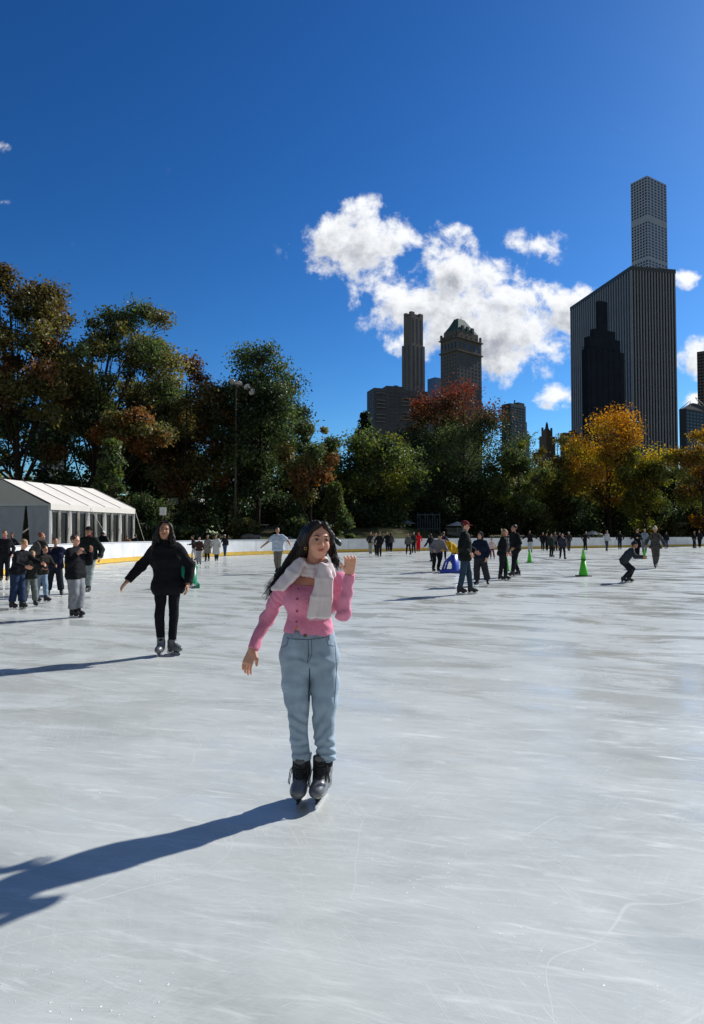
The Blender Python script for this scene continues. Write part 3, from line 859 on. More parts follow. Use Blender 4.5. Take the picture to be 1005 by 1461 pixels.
# far-off wood closing the horizon behind the trees
rs = np.random.RandomState(99)
K = 260; a = rs.uniform(-.75,.75,K); rr = rs.uniform(118,150,K)
C = np.stack([rr*np.sin(a)*1.0, rr*np.cos(a), 1.5+rs.uniform(0,9,K)],1); radii = rs.uniform(3,5,K)
cc = np.array([[DG,GR,OL][i] for i in rs.randint(0,3,K)])
tag(link('distant_wood', leaves_mesh('distant_wood', C, radii, cc, 320, .75, rs), LEAF), 'dark mass of distant park woodland behind the rows of trees', 'woodland', kind='stuff')
# ------------------------------------------------------------------ skyline
def corner_box(pxL, pxN, pxR, Y, th):
    """near corner N at depth Y; th = rotation of the right face away from the picture plane (deg from depth axis)"""
    tl, tn, tr = [(p-502.5)/F for p in (pxL,pxN,pxR)]
    th = R(th)
    Nn = Vector((tn*Y, Y)); a = Vector((-math.cos(th), math.sin(th))); b = Vector((math.sin(th), math.cos(th)))
    wl = (Nn.x-tl*Nn.y)/(-a.x+tl*a.y)
    wr = (tr*Nn.y-Nn.x)/(b.x-tr*b.y)
    return Nn, a, b, wl, wr
def zof(py, Y, px=502): return at(px,py,Y)[2]

class Tower:
    def __init__(s, name, label, cat, pxL, pxN, pxR, Y, th, group='skyline buildings beyond the park'):
        s.N, s.a, s.b, s.wl, s.wr = corner_box(pxL,pxN,pxR,Y,th); s.Y = Y
        s.root = empty(name, (s.N.x,s.N.y,0), 0, label, cat, group)
        s.M = Matrix(((s.a.x,s.b.x,0,0),(s.a.y,s.b.y,0,0),(0,0,1,0),(0,0,0,1)))   # local (u along left face, v along right face, z)
    def vol(s, m, u0, u1, v0, v1, z0, z1):
        m.box(u0,u1,v0,v1,z0,z1, s.M)
        # (u,v) basis is left-handed: flip
        n = 6
        for i in range(len(m.F)-n, len(m.F)): m.F[i] = m.F[i][::-1]
        return m
    def windows(s, wm, face, n, rows, z0, z1, fw=.6, fh=.6, u0=0, u1=None, v0=0, v1=None, off=0, limit=50, name='window', frame_gap=()):
        """recessed-looking dark panes standing 6 cm proud; nearest to the viewer first"""
        W = (s.wl if u1 is None else u1-u0) if face == 'L' else (s.wr if v1 is None else v1-v0)
        st = u0 if face == 'L' else v0
        dw = W/n; dh = (z1-z0)/rows
        w = dw*fw; h = dh*fh
        m = MB()
        if face == 'L': s.vol(m, 0, w, -.06, .1, 0, h)
        else: s.vol(m, -.06, .1, 0, w, 0, h)
        me = m.mesh(name); me.materials.append(wm)
        rest = MB(); cnt = 0
        for r_ in range(rows-1,-1,-1):
            if r_ in frame_gap: continue
            for c_ in range(n):
                p = st+dw*(c_+(1-fw)/2); z = z0+dh*(r_+(1-fh)/2)
                loc = s.M@Vector((p,off,z)) if face == 'L' else s.M@Vector((off,p,z))
                if cnt < limit:
                    o = link(name, me, None, s.root, loc); cnt += 1
                else:
                    if face == 'L': s.vol(rest, p, p+w, off-.06, off+.1, z, z+h)
                    else: s.vol(rest, off-.06, off+.1, p, p+w, z, z+h)
        if rest.V: tag(rest.build(name, wm, s.root), kind='stuff')

limestone = mat('limestone', (.20,.18,.16), rough=.9, var=.12, scale=.15, spec=.2)
limestone2 = mat('limestone_warm', (.17,.155,.135), rough=.9, var=.12, scale=.2, spec=.2)
concrete = mat('pale_concrete', (.48,.52,.59), rough=.85, var=.06, scale=.1, spec=.3)
greybrick = mat('grey_brick', (.12,.125,.14), rough=.9, var=.15, scale=.3, spec=.2)
glass_d = mat('dark_glass', (.012,.016,.024), rough=.15, var=.3, scale=.3, spec=.6)
glass_b = mat('blue_glass', (.06,.12,.20), rough=.12, var=.2, scale=.1, spec=.9)
shade_sil = mat('shade_silhouette', (.018,.024,.036), rough=.8, var=.2, scale=.2, spec=.2)  # near-black shade colour for the silhouette solid on the striped facade
copper = mat('green_copper', (.045,.095,.085), rough=.8, var=.25, scale=.3)
roofd = mat('roof_dark', (.06,.06,.065), rough=.9)
marble = mat('white_marble', (.32,.345,.39), rough=.6, var=.08, scale=.1)

# striped skyscraper
T = Tower('striped_skyscraper', 'broad dark skyscraper with thin pale vertical stripes rising behind the orange tree', 'skyscraper', 819, 906, 968, 470, 80)
zt = zof(380,470)
m = MB(); T.vol(m, 0, T.wl, 0, T.wr, -2, zt-3); m.build('tower_body', glass_d, T.root)
m = MB(); T.vol(m, -.9, T.wl+.9, -.9, T.wr+.9, zt-3, zt); T.vol(m, T.wl*.35, T.wl*.62, T.wr*.2, T.wr*.7, zt, zt+2.2); m.build('roof_band', mat('dark_band',(.07,.08,.095),rough=.6), T.root)
nr, nl = 15, 26
me1 = MB(); T.vol(me1, -.9, 0, -.45, .45, 0, zt-1); me1 = me1.mesh('fin'); me1.materials.append(marble)
me2 = MB(); T.vol(me2, -.6, .6, -.9, 0, 0, zt-1); me2 = me2.mesh('fin'); me2.materials.append(marble)
for i in range(nr+1): link('fin', me1, None, T.root, T.M@Vector((0,T.wr*i/nr,-2)))
for i in range(nl+1): link('fin', me2, None, T.root, T.M@Vector((T.wl*i/nl,0,-2)))

# slender lattice tower behind it
T = Tower('lattice_tower', 'very tall slender square tower with a grid of windows, behind the striped skyscraper', 'skyscraper', 907, 931, 959, 700, 58)
zt = zof(250,700); zb = zof(420,700)
m = MB(); T.vol(m, 0, T.wl, 0, T.wr, -2, zt); m.build('tower_body', concrete, T.root)
rows = 40; dz = (zt-zb)/rows
T.windows(glass_d, 'L', 6, rows, zb, zt-1, .58, .58, limit=50, frame_gap=(12,25,26))
T.windows(glass_d, 'R', 6, rows, zb, zt-1, .58, .58, limit=50, frame_gap=(12,25,26))

# added tower-shaped solid standing in for the shadowy silhouette on the striped facade
T = Tower('silhouette_solid', 'near black two-stage tower shape added for the shadowy silhouette on the striped skyscraper', 'tower', 833, 842, 894, 400, 66)
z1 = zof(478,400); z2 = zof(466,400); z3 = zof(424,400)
m = MB(); T.vol(m, 0, T.wl, 0, T.wr, -2, zof(496,400)); T.vol(m, T.wl*.12, T.wl*.9, T.wr*.06, T.wr*.92, zof(496,400), z1); m.build('tower_body', shade_sil, T.root)
m = MB(); T.vol(m, T.wl*.2, T.wl*.8, T.wr*.2, T.wr*.8, z1, z2); T.vol(m, T.wl*.25, T.wl*.75, T.wr*.36, T.wr*.60, z2, z3); m.build('upper_stage', shade_sil, T.root)
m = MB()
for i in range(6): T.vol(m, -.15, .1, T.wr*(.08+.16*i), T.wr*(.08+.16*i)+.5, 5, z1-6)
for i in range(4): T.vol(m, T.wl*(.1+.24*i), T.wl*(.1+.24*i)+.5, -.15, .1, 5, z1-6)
m.build('silhouette_ribs', shade_sil, T.root)

# slim stone tower
T = Tower('slim_tower', 'slim pale stone tower with corner turrets beside the wide apartment block', 'tower', 577, 588, 605, 450, 50)
Y=450; z = lambda p: zof(p,Y)
m = MB(); T.vol(m, 0, T.wl, 0, T.wr, z(490), z(449)); T.vol(m, -.7, T.wl+1.2, -.7, T.wr+1.0, -2, z(490)); m.build('tower_body', limestone, T.root)
m = MB()
for (u,v) in ((0,0),(T.wl*.7,0),(0,T.wr*.72),(T.wl*.7,T.wr*.72)): T.vol(m, u, u+T.wl*.3, v, v+T.wr*.28, z(449), z(443.5))
T.vol(m, T.wl*.1, T.wl*.9, T.wr*.1, T.wr*.9, z(449), z(445.5))
m.build('turrets', limestone, T.root)
T.windows(glass_d, 'R', 3, 26, z(560), z(492), .35, .5, off=-.7, limit=40)
T.windows(glass_d, 'L', 2, 26, z(560), z(492), .35, .5, off=-.7, limit=25)
T.windows(glass_d, 'R', 3, 14, z(489), z(452), .3, .5, limit=30)

# wide apartment block
T = Tower('apartment_block', 'wide grey apartment block with bands of balconies, left of the slim tower', 'apartment building', 524, 534, 612, 400, 72)
Y=400
m = MB(); T.vol(m, 0, T.wl, 0, T.wr, -2, z(553)); m.build('block_body', greybrick, T.root)
m = MB(); T.vol(m, T.wl*.1, T.wl*.9, T.wr*.24, T.wr*.56, z(553), z(548)); T.vol(m, T.wl*.2, T.wl*.6, T.wr*.40, T.wr*.47, z(548), z(546)); m.build('penthouse', greybrick, T.root)
T.windows(glass_d, 'R', 12, 9, z(602), z(556), .62, .42, limit=100)
T.windows(glass_d, 'L', 3, 9, z(602), z(556), .4, .4, limit=30)
pale = mat('balcony_pale', (.26,.26,.27), rough=.8)
mB = MB(); rw = (z(556)-z(602))/9
T.vol(mB, -1.2, 0, 0, T.wr*.16, 0, rw*.22); bme = mB.mesh('balcony'); bme.materials.append(pale)
for r_ in range(9):
    for c_ in (.04,.50,.70):
        if (r_*3+int(c_*10)) % 4 == 1: continue
        link('balcony', bme, None, T.root, T.M@Vector((0,T.wr*c_,z(602)+rw*r_)))

# blue glass tower
T = Tower('glass_tower', 'pale blue glass tower seen between the two stone towers', 'skyscraper', 611, 622, 640, 620, 55)
m = MB(); T.vol(m, 0, T.wl, 0, T.wr, -2, zof(538,620)); m.build('tower_body', glass_b, T.root)
m = MB()
for i in range(26):
    zz = zof(538,620)-3-i*3.2; T.vol(m, -.08, T.wl+.08, -.08, T.wr+.08, zz, zz+.5)
m.build('floor_bands', mat('band_blue',(.10,.16,.24),rough=.4), T.root)

# green roofed tower
Y=420
T = Tower('green_roofed_tower', 'stone tower with a steep green copper mansard roof behind the red topped tree', 'tower', 630, 654, 689, 420, 50)
m = MB(); T.vol(m, 0, T.wl, 0, T.wr, -2, z(481)); T.vol(m, -.8, T.wl+.8, -.8, T.wr+.8, z(500), z(498)); T.vol(m, -.9, T.wl+.9, -.9, T.wr+.9, z(481), z(479.5)); 
T.vol(m, T.wl*.08, T.wl*.92, T.wr*.08, T.wr*.92, z(479.5), z(468)); m.build('tower_body', limestone2, T.root)
def quad(u0,u1,v0,v1): return [T.M@Vector((u,v,0)) for (u,v) in ((u0,v0),(u0,v1),(u1,v1),(u1,v0))]
b0 = quad(T.wl*.08,T.wl*.92,T.wr*.08,T.wr*.92); b1 = quad(T.wl*.22,T.wl*.78,T.wr*.20,T.wr*.74); b2 = quad(T.wl*.38,T.wl*.62,T.wr*.30,T.wr*.56)
m = MB(); m.prism(b0, z(468)+.01, z(458.5), b1); m.prism(b1, z(458.5)+.01, z(447.5), b2); m.build('mansard_roof', copper, T.root)
m = MB(); c = T.M@Vector((T.wl*.5,T.wr*.5,0)); m.tube([(c.x,c.y,z(448)),(c.x,c.y,z(441))],[.3,.1],6); m.build('flagpole', roofd, T.root)
m = MB()
for f in (0,.2,.4,.6,.8,.95):
    for (u,v) in ((T.wl*f,0),(0,T.wr*f)):
        T.vol(m, u-.6,u+.6, v-.6,v+.6, z(479.5), z(475.5 if f not in (0,.95) else 472))
m.build('pinnacles', limestone2, T.root)
me = MB(); T.vol(me,-.5,.8,0,2.2,0,3.4); me = me.mesh('dormer'); me.materials.append(copper)
for f in (.25,.45,.65):
    link('dormer', me, None, T.root, T.M@Vector((T.wl*.10,T.wr*f,z(467.5))))
T.windows(glass_d, 'R', 5, 1, z(497), z(484), .32, .6, limit=10)
T.windows(glass_d, 'L', 5, 1, z(497), z(484), .32, .6, limit=10)
T.windows(glass_d, 'R', 7, 16, z(590), z(503), .32, .5, limit=50)
T.windows(glass_d, 'L', 6, 16, z(590), z(503), .32, .5, limit=40)

# dark stepped glass building
T = Tower('stepped_building', 'dark green glass building with stepped right side, right of the red topped tree', 'building', 714, 730, 752, 330, 50)
Y=330; dgl = mat('green_glass', (.010,.024,.028), rough=.6, var=.3, scale=.2)
m = MB(); T.vol(m, 0, T.wl*.8, 0, T.wr, -2, z(575)); T.vol(m, T.wl*.2, T.wl*.6, T.wr, T.wr*1.22, -2, z(597)); T.vol(m, T.wl*.3, T.wl*.6, T.wr*1.22, T.wr*1.45, -2, z(613)); m.build('block_body', dgl, T.root)
m = MB(); T.vol(m, T.wl*.05, T.wl*.5, T.wr*.55, T.wr*.95, z(575), z(571)); T.vol(m,T.wl*.2,T.wl*.24,T.wr*.4,T.wr*.46,z(575),z(568)); m.build('roof_plant', roofd, T.root)
T.windows(mat('dim_window',(.006,.008,.012),rough=.5), 'R', 5, 16, z(640), z(577), .7, .5, limit=50)
T.windows(mat('dim_window',(.006,.008,.012),rough=.5), 'L', 4, 16, z(640), z(577), .7, .5, limit=40)

# small spired tower
Y=520
T = Tower('spired_tower', 'small distant stone tower with a dark pointed spire above the yellow green tree', 'tower', 774, 781, 790, 520, 50)
m = MB(); T.vol(m, 0, T.wl, 0, T.wr, -2, z(614)); T.vol(m,-T.wl*.25,T.wl*1.2,-T.wr*.2,T.wr*1.25,-2,z(622))
for (u,v) in ((0,0),(T.wl*.8,0),(0,T.wr*.8)): T.vol(m,u,u+T.wl*.2,v,v+T.wr*.2,z(614),z(609))
m.build('tower_body', mat('brown_stone',(.17,.13,.10),rough=.9), T.root)
c = T.M@Vector((T.wl*.5,T.wr*.5,0)); q1 = quad(T.wl*.15,T.wl*.85,T.wr*.15,T.wr*.85); q2 = quad(T.wl*.4,T.wl*.6,T.wr*.4,T.wr*.6)
m = MB(); m.prism(q1, z(614)+.01, z(608.5), q2); m.tube([(c.x,c.y,z(608.5)-.3),(c.x,c.y,z(604)),(c.x,c.y,z(600))],[1.3,1.0,.1],8); m.build('spire', roofd, T.root)

T = Tower('low_building', 'low brown building with a sloping parapet left of the striped skyscraper', 'building', 801, 806, 828, 420, 70)
Y=420
m = MB(); T.vol(m, 0, T.wl, 0, T.wr, -2, z(617)); T.vol(m,0,T.wl,T.wr*.55,T.wr*.9,z(617),z(613)); m.build('block_body', mat('brown_block',(.13,.10,.09),rough=.9), T.root)

# right edge buildings
T = Tower('gabled_building', 'dark grey building with an open pyramid frame on top, right of the striped skyscraper', 'building', 972, 982, 1020, 380, 60)
Y=380
m = MB(); T.vol(m, 0, T.wl, 0, T.wr, -2, z(583)); m.build('block_body', mat('charcoal_block',(.045,.05,.058),rough=.7), T.root)
m = MB(); q0 = quad(0,T.wl,0,T.wr); q3 = quad(T.wl*.35,T.wl*.65,T.wr*.35,T.wr*.6); m.prism(q0, z(583)+.01, z(572), q3); m.build('roof', roofd, T.root)
m = MB(); ap = T.M@Vector((T.wl*.5,T.wr*.47,z(562)))
for q in q0: m.tube([(q.x,q.y,z(583)),ap],[.22,.18],5)
m.build('pyramid_frame', mat('pale_metal',(.4,.4,.42),rough=.5,metal=.3), T.root)
T.windows(glass_d, 'R', 8, 20, z(680), z(586), .6, .45, limit=50)
T = Tower('banded_tower', 'tall banded grey tower cut off by the right edge of the view', 'skyscraper', 999, 1012, 1030, 520, 40)
Y=520
m = MB(); T.vol(m, 0, T.wl, 0, T.wr, -2, z(500)); m.build('tower_body', mat('grey_tower',(.16,.15,.15),rough=.8), T.root)
T.windows(glass_d, 'L', 3, 40, z(680), z(503), .7, .5, limit=100)
# pale building glimpsed through the left trees
T = Tower('pale_building', 'pale building glimpsed between the leaves behind the tent', 'building', 56, 66, 92, 180, 60)
Y=180
m = MB(); T.vol(m, 0, T.wl, 0, T.wr, -2, z(600)); m.build('block_body', mat('pale_wall',(.42,.42,.43),rough=.9), T.root)
T.windows(glass_d, 'R', 5, 12, z(700), z(604), .45, .5, limit=60)

# ------------------------------------------------------------------ tent
tv = mat('tent_vinyl', (.76,.72,.65), rough=.5, var=.04, scale=2, bump=.15, bscale=1.2)
tvin = mat('tent_window', (.035,.04,.042), rough=.12, var=.2, scale=3)
alu = mat('aluminium', (.55,.56,.58), rough=.4, metal=.6)
N0 = Vector((-17.9,38.0,0)); E0 = Vector((-15.9,46.8,0)); dv = (E0-N0).normalized(); LT = (E0-N0).length; pv = Vector((-dv.y,dv.x,0))  # pv points left (-x)
tent = empty('frame_tent', N0, 0, 'long white marquee tent with clear window walls at the left behind the boards', 'tent')
MT = Matrix(((dv.x,pv.x,0,0),(dv.y,pv.y,0,0),(0,0,1,0),(0,0,0,1)))   # local: x along side, y to the left, z
TW = 6.6; EH = 3.32; RH = 4.85
def slab(m, p, t=.04):
    V = [MT@Vector(q) for q in p]
    nn = (V[1]-V[0]).cross(V[2]-V[0]).normalized()*t
    o = len(m.V); m.V += [tuple(v) for v in V]+[tuple(v-nn) for v in V]; k = len(V)
    Fs = [tuple(range(k)), tuple(range(2*k-1,k-1,-1))]+[(i,k+i,k+(i+1)%k,(i+1)%k) for i in range(k)]
    m.F += [tuple(o+i for i in f) for f in Fs]; m.sm += [False]*len(Fs); m.mi += [m.cur]*len(Fs)
nb = 5
# roof: bays sag slightly between frames
for sgn_, y0, y1 in ((1,-.12,TW/2),(-1,TW+.12,TW/2)):
    for bay in range(nb):
        a0 = LT*bay/nb; a1 = LT*(bay+1)/nb
        U = 8; Wn = 6; V = []; 
        for i in range(U+1):
            for j in range(Wn+1):
                x = a0+.02+(a1-a0-.04)*i/U; t = j/Wn; y = y0+(y1-y0)*t; zz = EH+(RH-EH)*t
                zz -= .07*math.sin(PI*i/U)*math.sin(PI*t)
                V.append(MT@Vector((x,y,zz)))
        m = MB(); Fs = []
        for i in range(U):
            for j in range(Wn):
                q = (i*(Wn+1)+j, (i+1)*(Wn+1)+j, (i+1)*(Wn+1)+j+1, i*(Wn+1)+j+1)
                Fs.append(q if sgn_ > 0 else q[::-1])
        m.add(V, Fs, True); me_ = m.mesh('roof_panel')
        n0 = len(me_.vertices)
        m2 = MB(); m2.add(V+[v-Vector((0,0,.03)) for v in V], Fs+[tuple(n0+k for k in f)[::-1] for f in Fs]+
            [(i*(Wn+1),n0+i*(Wn+1),n0+(i+1)*(Wn+1),(i+1)*(Wn+1)) for i in range(U)]+[(i*(Wn+1)+Wn,(i+1)*(Wn+1)+Wn,n0+(i+1)*(Wn+1)+Wn,n0+i*(Wn+1)+Wn) for i in range(U)], False)
        m2.build('roof_panel', tv, tent)
    # ridge straps
    for bay in range(nb+1):
        a0 = LT*bay/nb; m = MB()
        m.tube([MT@Vector((a0,y0,EH+.015)), MT@Vector((a0,(y0+y1)/2,(EH+RH)/2+.015)), MT@Vector((a0,y1,RH+.015))], .028, 6)
        m.build('roof_beam', mat('seam_grey',(.45,.45,.44),rough=.6), tent)
# eave valance and posts, windows on the long side
m = MB(); m.box(-.02, LT+.02, -.16, -.13, EH-.36, EH+.0, MT); m.build('valance', tv, tent)
for bay in range(nb+1):
    a0 = LT*bay/nb; m = MB(); m.box(a0-.05,a0+.05,-.11,.0,0,EH-.02,MT); m.build('post', alu, tent)
def drape(m, x0, x1, z0, z1, n=7):
    """gathered curtain"""
    U = n*4; V = []
    for i in range(U+1):
        t = i/U; x = x0+(x1-x0)*t; y = -.07+.045*math.sin(t*n*2*PI)
        zs = (z0, (z0+z1)/2, z1)
        for z_ in zs: V.append(MT@Vector((x+ (.03*math.sin(t*17) if z_==zs[1] else 0), y, z_)))
    Fs = []
    for i in range(U):
        for j in range(2): Fs.append((i*3+j,(i+1)*3+j,(i+1)*3+j+1,i*3+j+1))
    k = len(V); V2 = [v+MT.to_3x3()@Vector((0,.02,0)) for v in V]
    m.add(V+V2, Fs+[tuple(k+q for q in f)[::-1] for f in Fs], True)
for bay in range(nb):
    a0 = LT*bay/nb; a1 = LT*(bay+1)/nb; w = a1-a0
    m = MB(); m.box(a0+.06,a1-.06,-.02,.02,.02,.75,MT); m.box(a0+.06,a1-.06,-.02,.02,2.82,EH-.05,MT); m.build('side_wall', tv, tent)
    for k in (0,1):
        c0 = a0+w*(.10+.47*k); c1 = c0+w*.30
        m = MB(); m.box(c0,c1,-.012,.012,.76,2.81,MT); m.build('window', tvin, tent)
    m = MB(); drape(m, a0+.07, a0+w*.10, .0, 2.95, 2); drape(m, a0+w*.41, a0+w*.56, .0, 2.95, 3); drape(m, a0+w*.88, a1-.07, .0, 2.95, 3); m.build('drape', tv, tent)
# gable end (near) and far end
def gable(x, name):
    m = MB()
    slab(m, [(x,0,EH-.05),(x,TW,EH-.05),(x,TW/2,RH-.05)][::-1]); m.build(name, tv, tent)
gable(0,'gable'); gable(LT-.03,'gable')
m = MB()
for (y0,y1) in ((.02,1.05),(1.95,TW-.02)):
    U = 24; V = []
    for i in range(U+1):
        y = y0+(y1-y0)*i/U; xx = .03*math.sin(i*1.9)
        V += [MT@Vector((xx,y,0)), MT@Vector((xx*.3,y,EH-.06))]
    k = len(V); V2 = [v+MT.to_3x3()@Vector((.03,0,0)) for v in V]
    Fs = [(2*i,2*i+1,2*i+3,2*i+2) for i in range(U)]
    m.add(V+V2, Fs+[tuple(k+q for q in f)[::-1] for f in Fs], False)
# flaps pulled apart leaving a dark triangular slit
slab(m, [(.0,1.05,0),(.0,1.05,EH-.06),(.0,1.50,EH-.06),(.0,1.15,0)]); slab(m, [(.0,1.95,0),(.0,1.62,EH-.06),(.0,1.95,EH-.06)])
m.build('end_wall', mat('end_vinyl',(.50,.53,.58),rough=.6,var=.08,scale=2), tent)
m = MB(); m.box(-.06,.02,-.02,TW+.02,EH-.12,EH-.0,MT); m.build('cross_bar', alu, tent)
m = MB(); m.box(LT-.04,LT-.02,.02,TW-.02,0,EH-.05,MT); m.box(.3,LT-.3,TW-.04,TW-.0,0,EH-.05,MT); m.build('back_wall', tv, tent)
for (x,yy) in ((LT*.42,-1.9),(LT,-1.0)):
    m = MB(); m.tube([MT@Vector((x,-.14,EH-.1)), MT@Vector((x+.4,yy,.1))], .018, 5); m.build('guy_rope', tv, tent)

# ------------------------------------------------------------------ lamp post, signs and small things
px0, Y0 = 336, 62
X0 = (px0-502.5)/F*Y0; zb = tz(X0,Y0); zt = at(px0,549,Y0)[2]-zb
lp = empty('floodlight_pole', (X0,Y0,zb), 0, 'very tall thin floodlight pole with white lamp heads standing on the bank', 'lamp post')
steel_b = mat('weathered_pole', (.10,.085,.075), rough=.6, var=.2)
m = MB(); m.tube([(0,0,-.2),(0,0,zt*.5),(0,0,zt)],[.15,.115,.085],12); m.build('pole', steel_b, lp)
m = MB(); m.lathe([(.28,0),(.28,.3),(.18,.45)],n=10); m.build('base', mat('plinth',(.2,.19,.18)), lp)
m = MB(); m.tube([(-.55,0,zt-.1),(0,0,zt+.05),(1.35,0,zt-.35)],.06,6); m.tube([(.5,0,zt-.1),(1.5,.1,zt-.8)],.05,5); m.build('cross_arm', steel_b, lp)
for (x,zz,a) in ((-.35,.45,.3),(.25,.25,-.2),(1.05,-.05,-.5),(1.5,-.55,-.9)):
    m = MB(); m.lathe([(.08,.22),(.2,.12),(.34,-.02),(.36,-.1),(.30,-.1)],n=14)
    h = m.build('lamp_head', mat('lamp_white',(.75,.76,.76),rough=.35), lp, (x,0,zt+zz-.1)); h.rotation_euler = (-.5,a,0)

def stand(name, label, cat, px, py_base, py_top, Y, w, board_c, hb=.55, thick=.05):
    X = (px-502.5)/F*Y; zb_ = tz(X,Y); zt_ = at(px,py_top,Y)[2]-zb_
    r_ = empty(name, (X,Y,zb_), 0, label, cat)
    m = MB(); m.tube([(0,.03,-.1),(0,.03,zt_)],.035,6); m.build('post', steel_b, r_)
    m = MB(); m.box(-w/2,w/2,-thick,0,zt_-hb,zt_); m.build('sign_board', mat('board_'+name,board_c,rough=.5), r_)
    m = MB(); m.box(-w/2-.02,w/2+.02,-thick-.012,-thick+.01,zt_-hb-.02,zt_-hb); m.box(-w/2-.02,w/2+.02,-thick-.012,-thick+.01,zt_,zt_+.02); m.build('rim', alu, r_)
    return r_
stand('sign', 'small blank white sign on a post right of the tent', 'sign', 232.5, 745, 724, 53, .52, (.85,.86,.88), .62)

def kiosk(name, label, cat, px, Y, top, wpx, wall_c, roof_c, zh=None, opening=True):
    X = (px-502.5)/F*Y; zb_ = tz(X,Y); H = at(px,top,Y)[2]-zb_; w = wpx/F*Y/2
    r_ = empty(name, (X,Y,zb_), 0, label, cat)
    m = MB(); m.box(-w,w,0,w*1.6,-.2,H*.86); m.build('hut_wall', mat('wall_'+name,wall_c,rough=.8,var=.15), r_)
    m = MB(); m.box(-w-.2,w+.2,-.35,w*1.6+.2,H*.86,H); m.build('roof', mat('roof_'+name,roof_c,rough=.6), r_)
    if opening:
        m = MB(); m.box(-w*.7,w*.1,-.02,.0,H*.35,H*.75); m.build('hatch', glass_d, r_)
        m = MB(); m.box(-w*.8,w*.2,-.25,-.02,H*.30,H*.34); m.build('counter', alu, r_)
    return r_
kiosk('kiosk', 'dark green kiosk with a thin pale roof edge half hidden by the round bush', 'kiosk', 264, 72, 711, 36, (.02,.03,.022), (.30,.33,.31))
kiosk('ticket_booth', 'pale grey booth behind the boards near the man in the red cap', 'booth', 650, 76, 753, 24, (.22,.23,.23), (.30,.31,.31))
kiosk('stone_hut', 'small pale stone hut under the trees at the right edge', 'hut', 978, 92, 745, 34, (.20,.17,.12), (.30,.29,.26))
# blue slatted panels
X = (612-502.5)/F*74; zb_ = tz(X,74)
r_ = empty('slatted_screen', (X,74,zb_), 0, 'blue grey slatted screen standing in the shade behind the boards', 'fence')
for i in range(10):
    m = MB(); m.box(-1.3+i*.28,-1.3+i*.28+.09,-.04,.04,0,2.2-.35*((i*7)%3)); m.build('slat', mat('slat_blue',(.05,.08,.11),rough=.6), r_)
m = MB(); m.box(-1.35,1.35,.05,.1,.3,.4); m.box(-1.35,1.35,.05,.1,1.9,2.0); m.build('rail', mat('slat_rail',(.08,.11,.15)), r_)

def parasol(px, top, Y, label, c, tilt=0):
    X = (px-502.5)/F*Y; zb_ = tz(X,Y); H = at(px,top,Y)[2]-zb_
    r_ = empty('parasol', (X,Y,zb_), 0, label, 'parasol')
    m = MB(); m.tube([(0,0,0),(0,0,H)],.03,6); m.build('pole', alu, r_)
    m = MB(); V = [(0,0,H)]; n=8
    for k in range(n): t=2*PI*k/n; V.append((1.35*math.cos(t),1.35*math.sin(t),H-.5))
    V2 = [(v[0]*.97,v[1]*.97,v[2]-.03) for v in V]
    m.add(V+V2, [(0,1+k,1+(k+1)%n) for k in range(n)]+[(9,10+(k+1)%n,10+k) for k in range(n)]+[(1+k,10+k,10+(k+1)%n,1+(k+1)%n) for k in range(n)])
    m.build('canopy', mat('canopy_'+label[:4],c,rough=.8), r_)
parasol(653, 744, 75, 'small white parasol over the pale booth', (.6,.6,.6))
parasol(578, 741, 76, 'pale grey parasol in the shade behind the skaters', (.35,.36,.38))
parasol(846, 757, 84, 'flat white parasol behind the boards right of the tall green cone', (.6,.6,.58))

# picnic table on the bank
X,Y = (370-502.5)/F*68, 68; zb_=tz(X,Y)
r_ = empty('picnic_table',(X,Y,zb_),0.2,'white topped table under the trees right of the lamp post','table')
m = MB(); m.box(-1,1,-.4,.4,.72,.78); m.build('table_top', mat('table_white',(.75,.75,.75),rough=.5), r_)
for sx in (-.8,.8):
    m = MB(); m.tube([(sx,-.35,0),(sx,0,.7),(sx,.35,0)],.04,5); m.build('leg', alu, r_)
for (px_,lab) in ((358,'grey boulder on the grass bank left of the lamp plinth'),(408,'grey boulder on the bank above the man in white'),(300,'pale boulder below the round bush')):
    Y=57; X=(px_-502.5)/F*Y; zb_=tz(X,Y); rs_=np.random.RandomState(px_)
    me_ = sdf_mesh('boulder',[ell(A(0,0,.1),A(.75,.5,.38),.05),ell(A(.5,.1,.05),A(.45,.4,.3),.1),ell(A(-.45,-.1,.1),A(.4,.4,.25),.1)],.05,folds(px_,6,.05))
    tag(link('boulder',me_,mat('rock',(.16,.15,.14),rough=.95,var=.3,scale=3,bump=.5,bscale=9),None,(X,Y,zb_)),lab,'boulder',group='boulders on the bank')

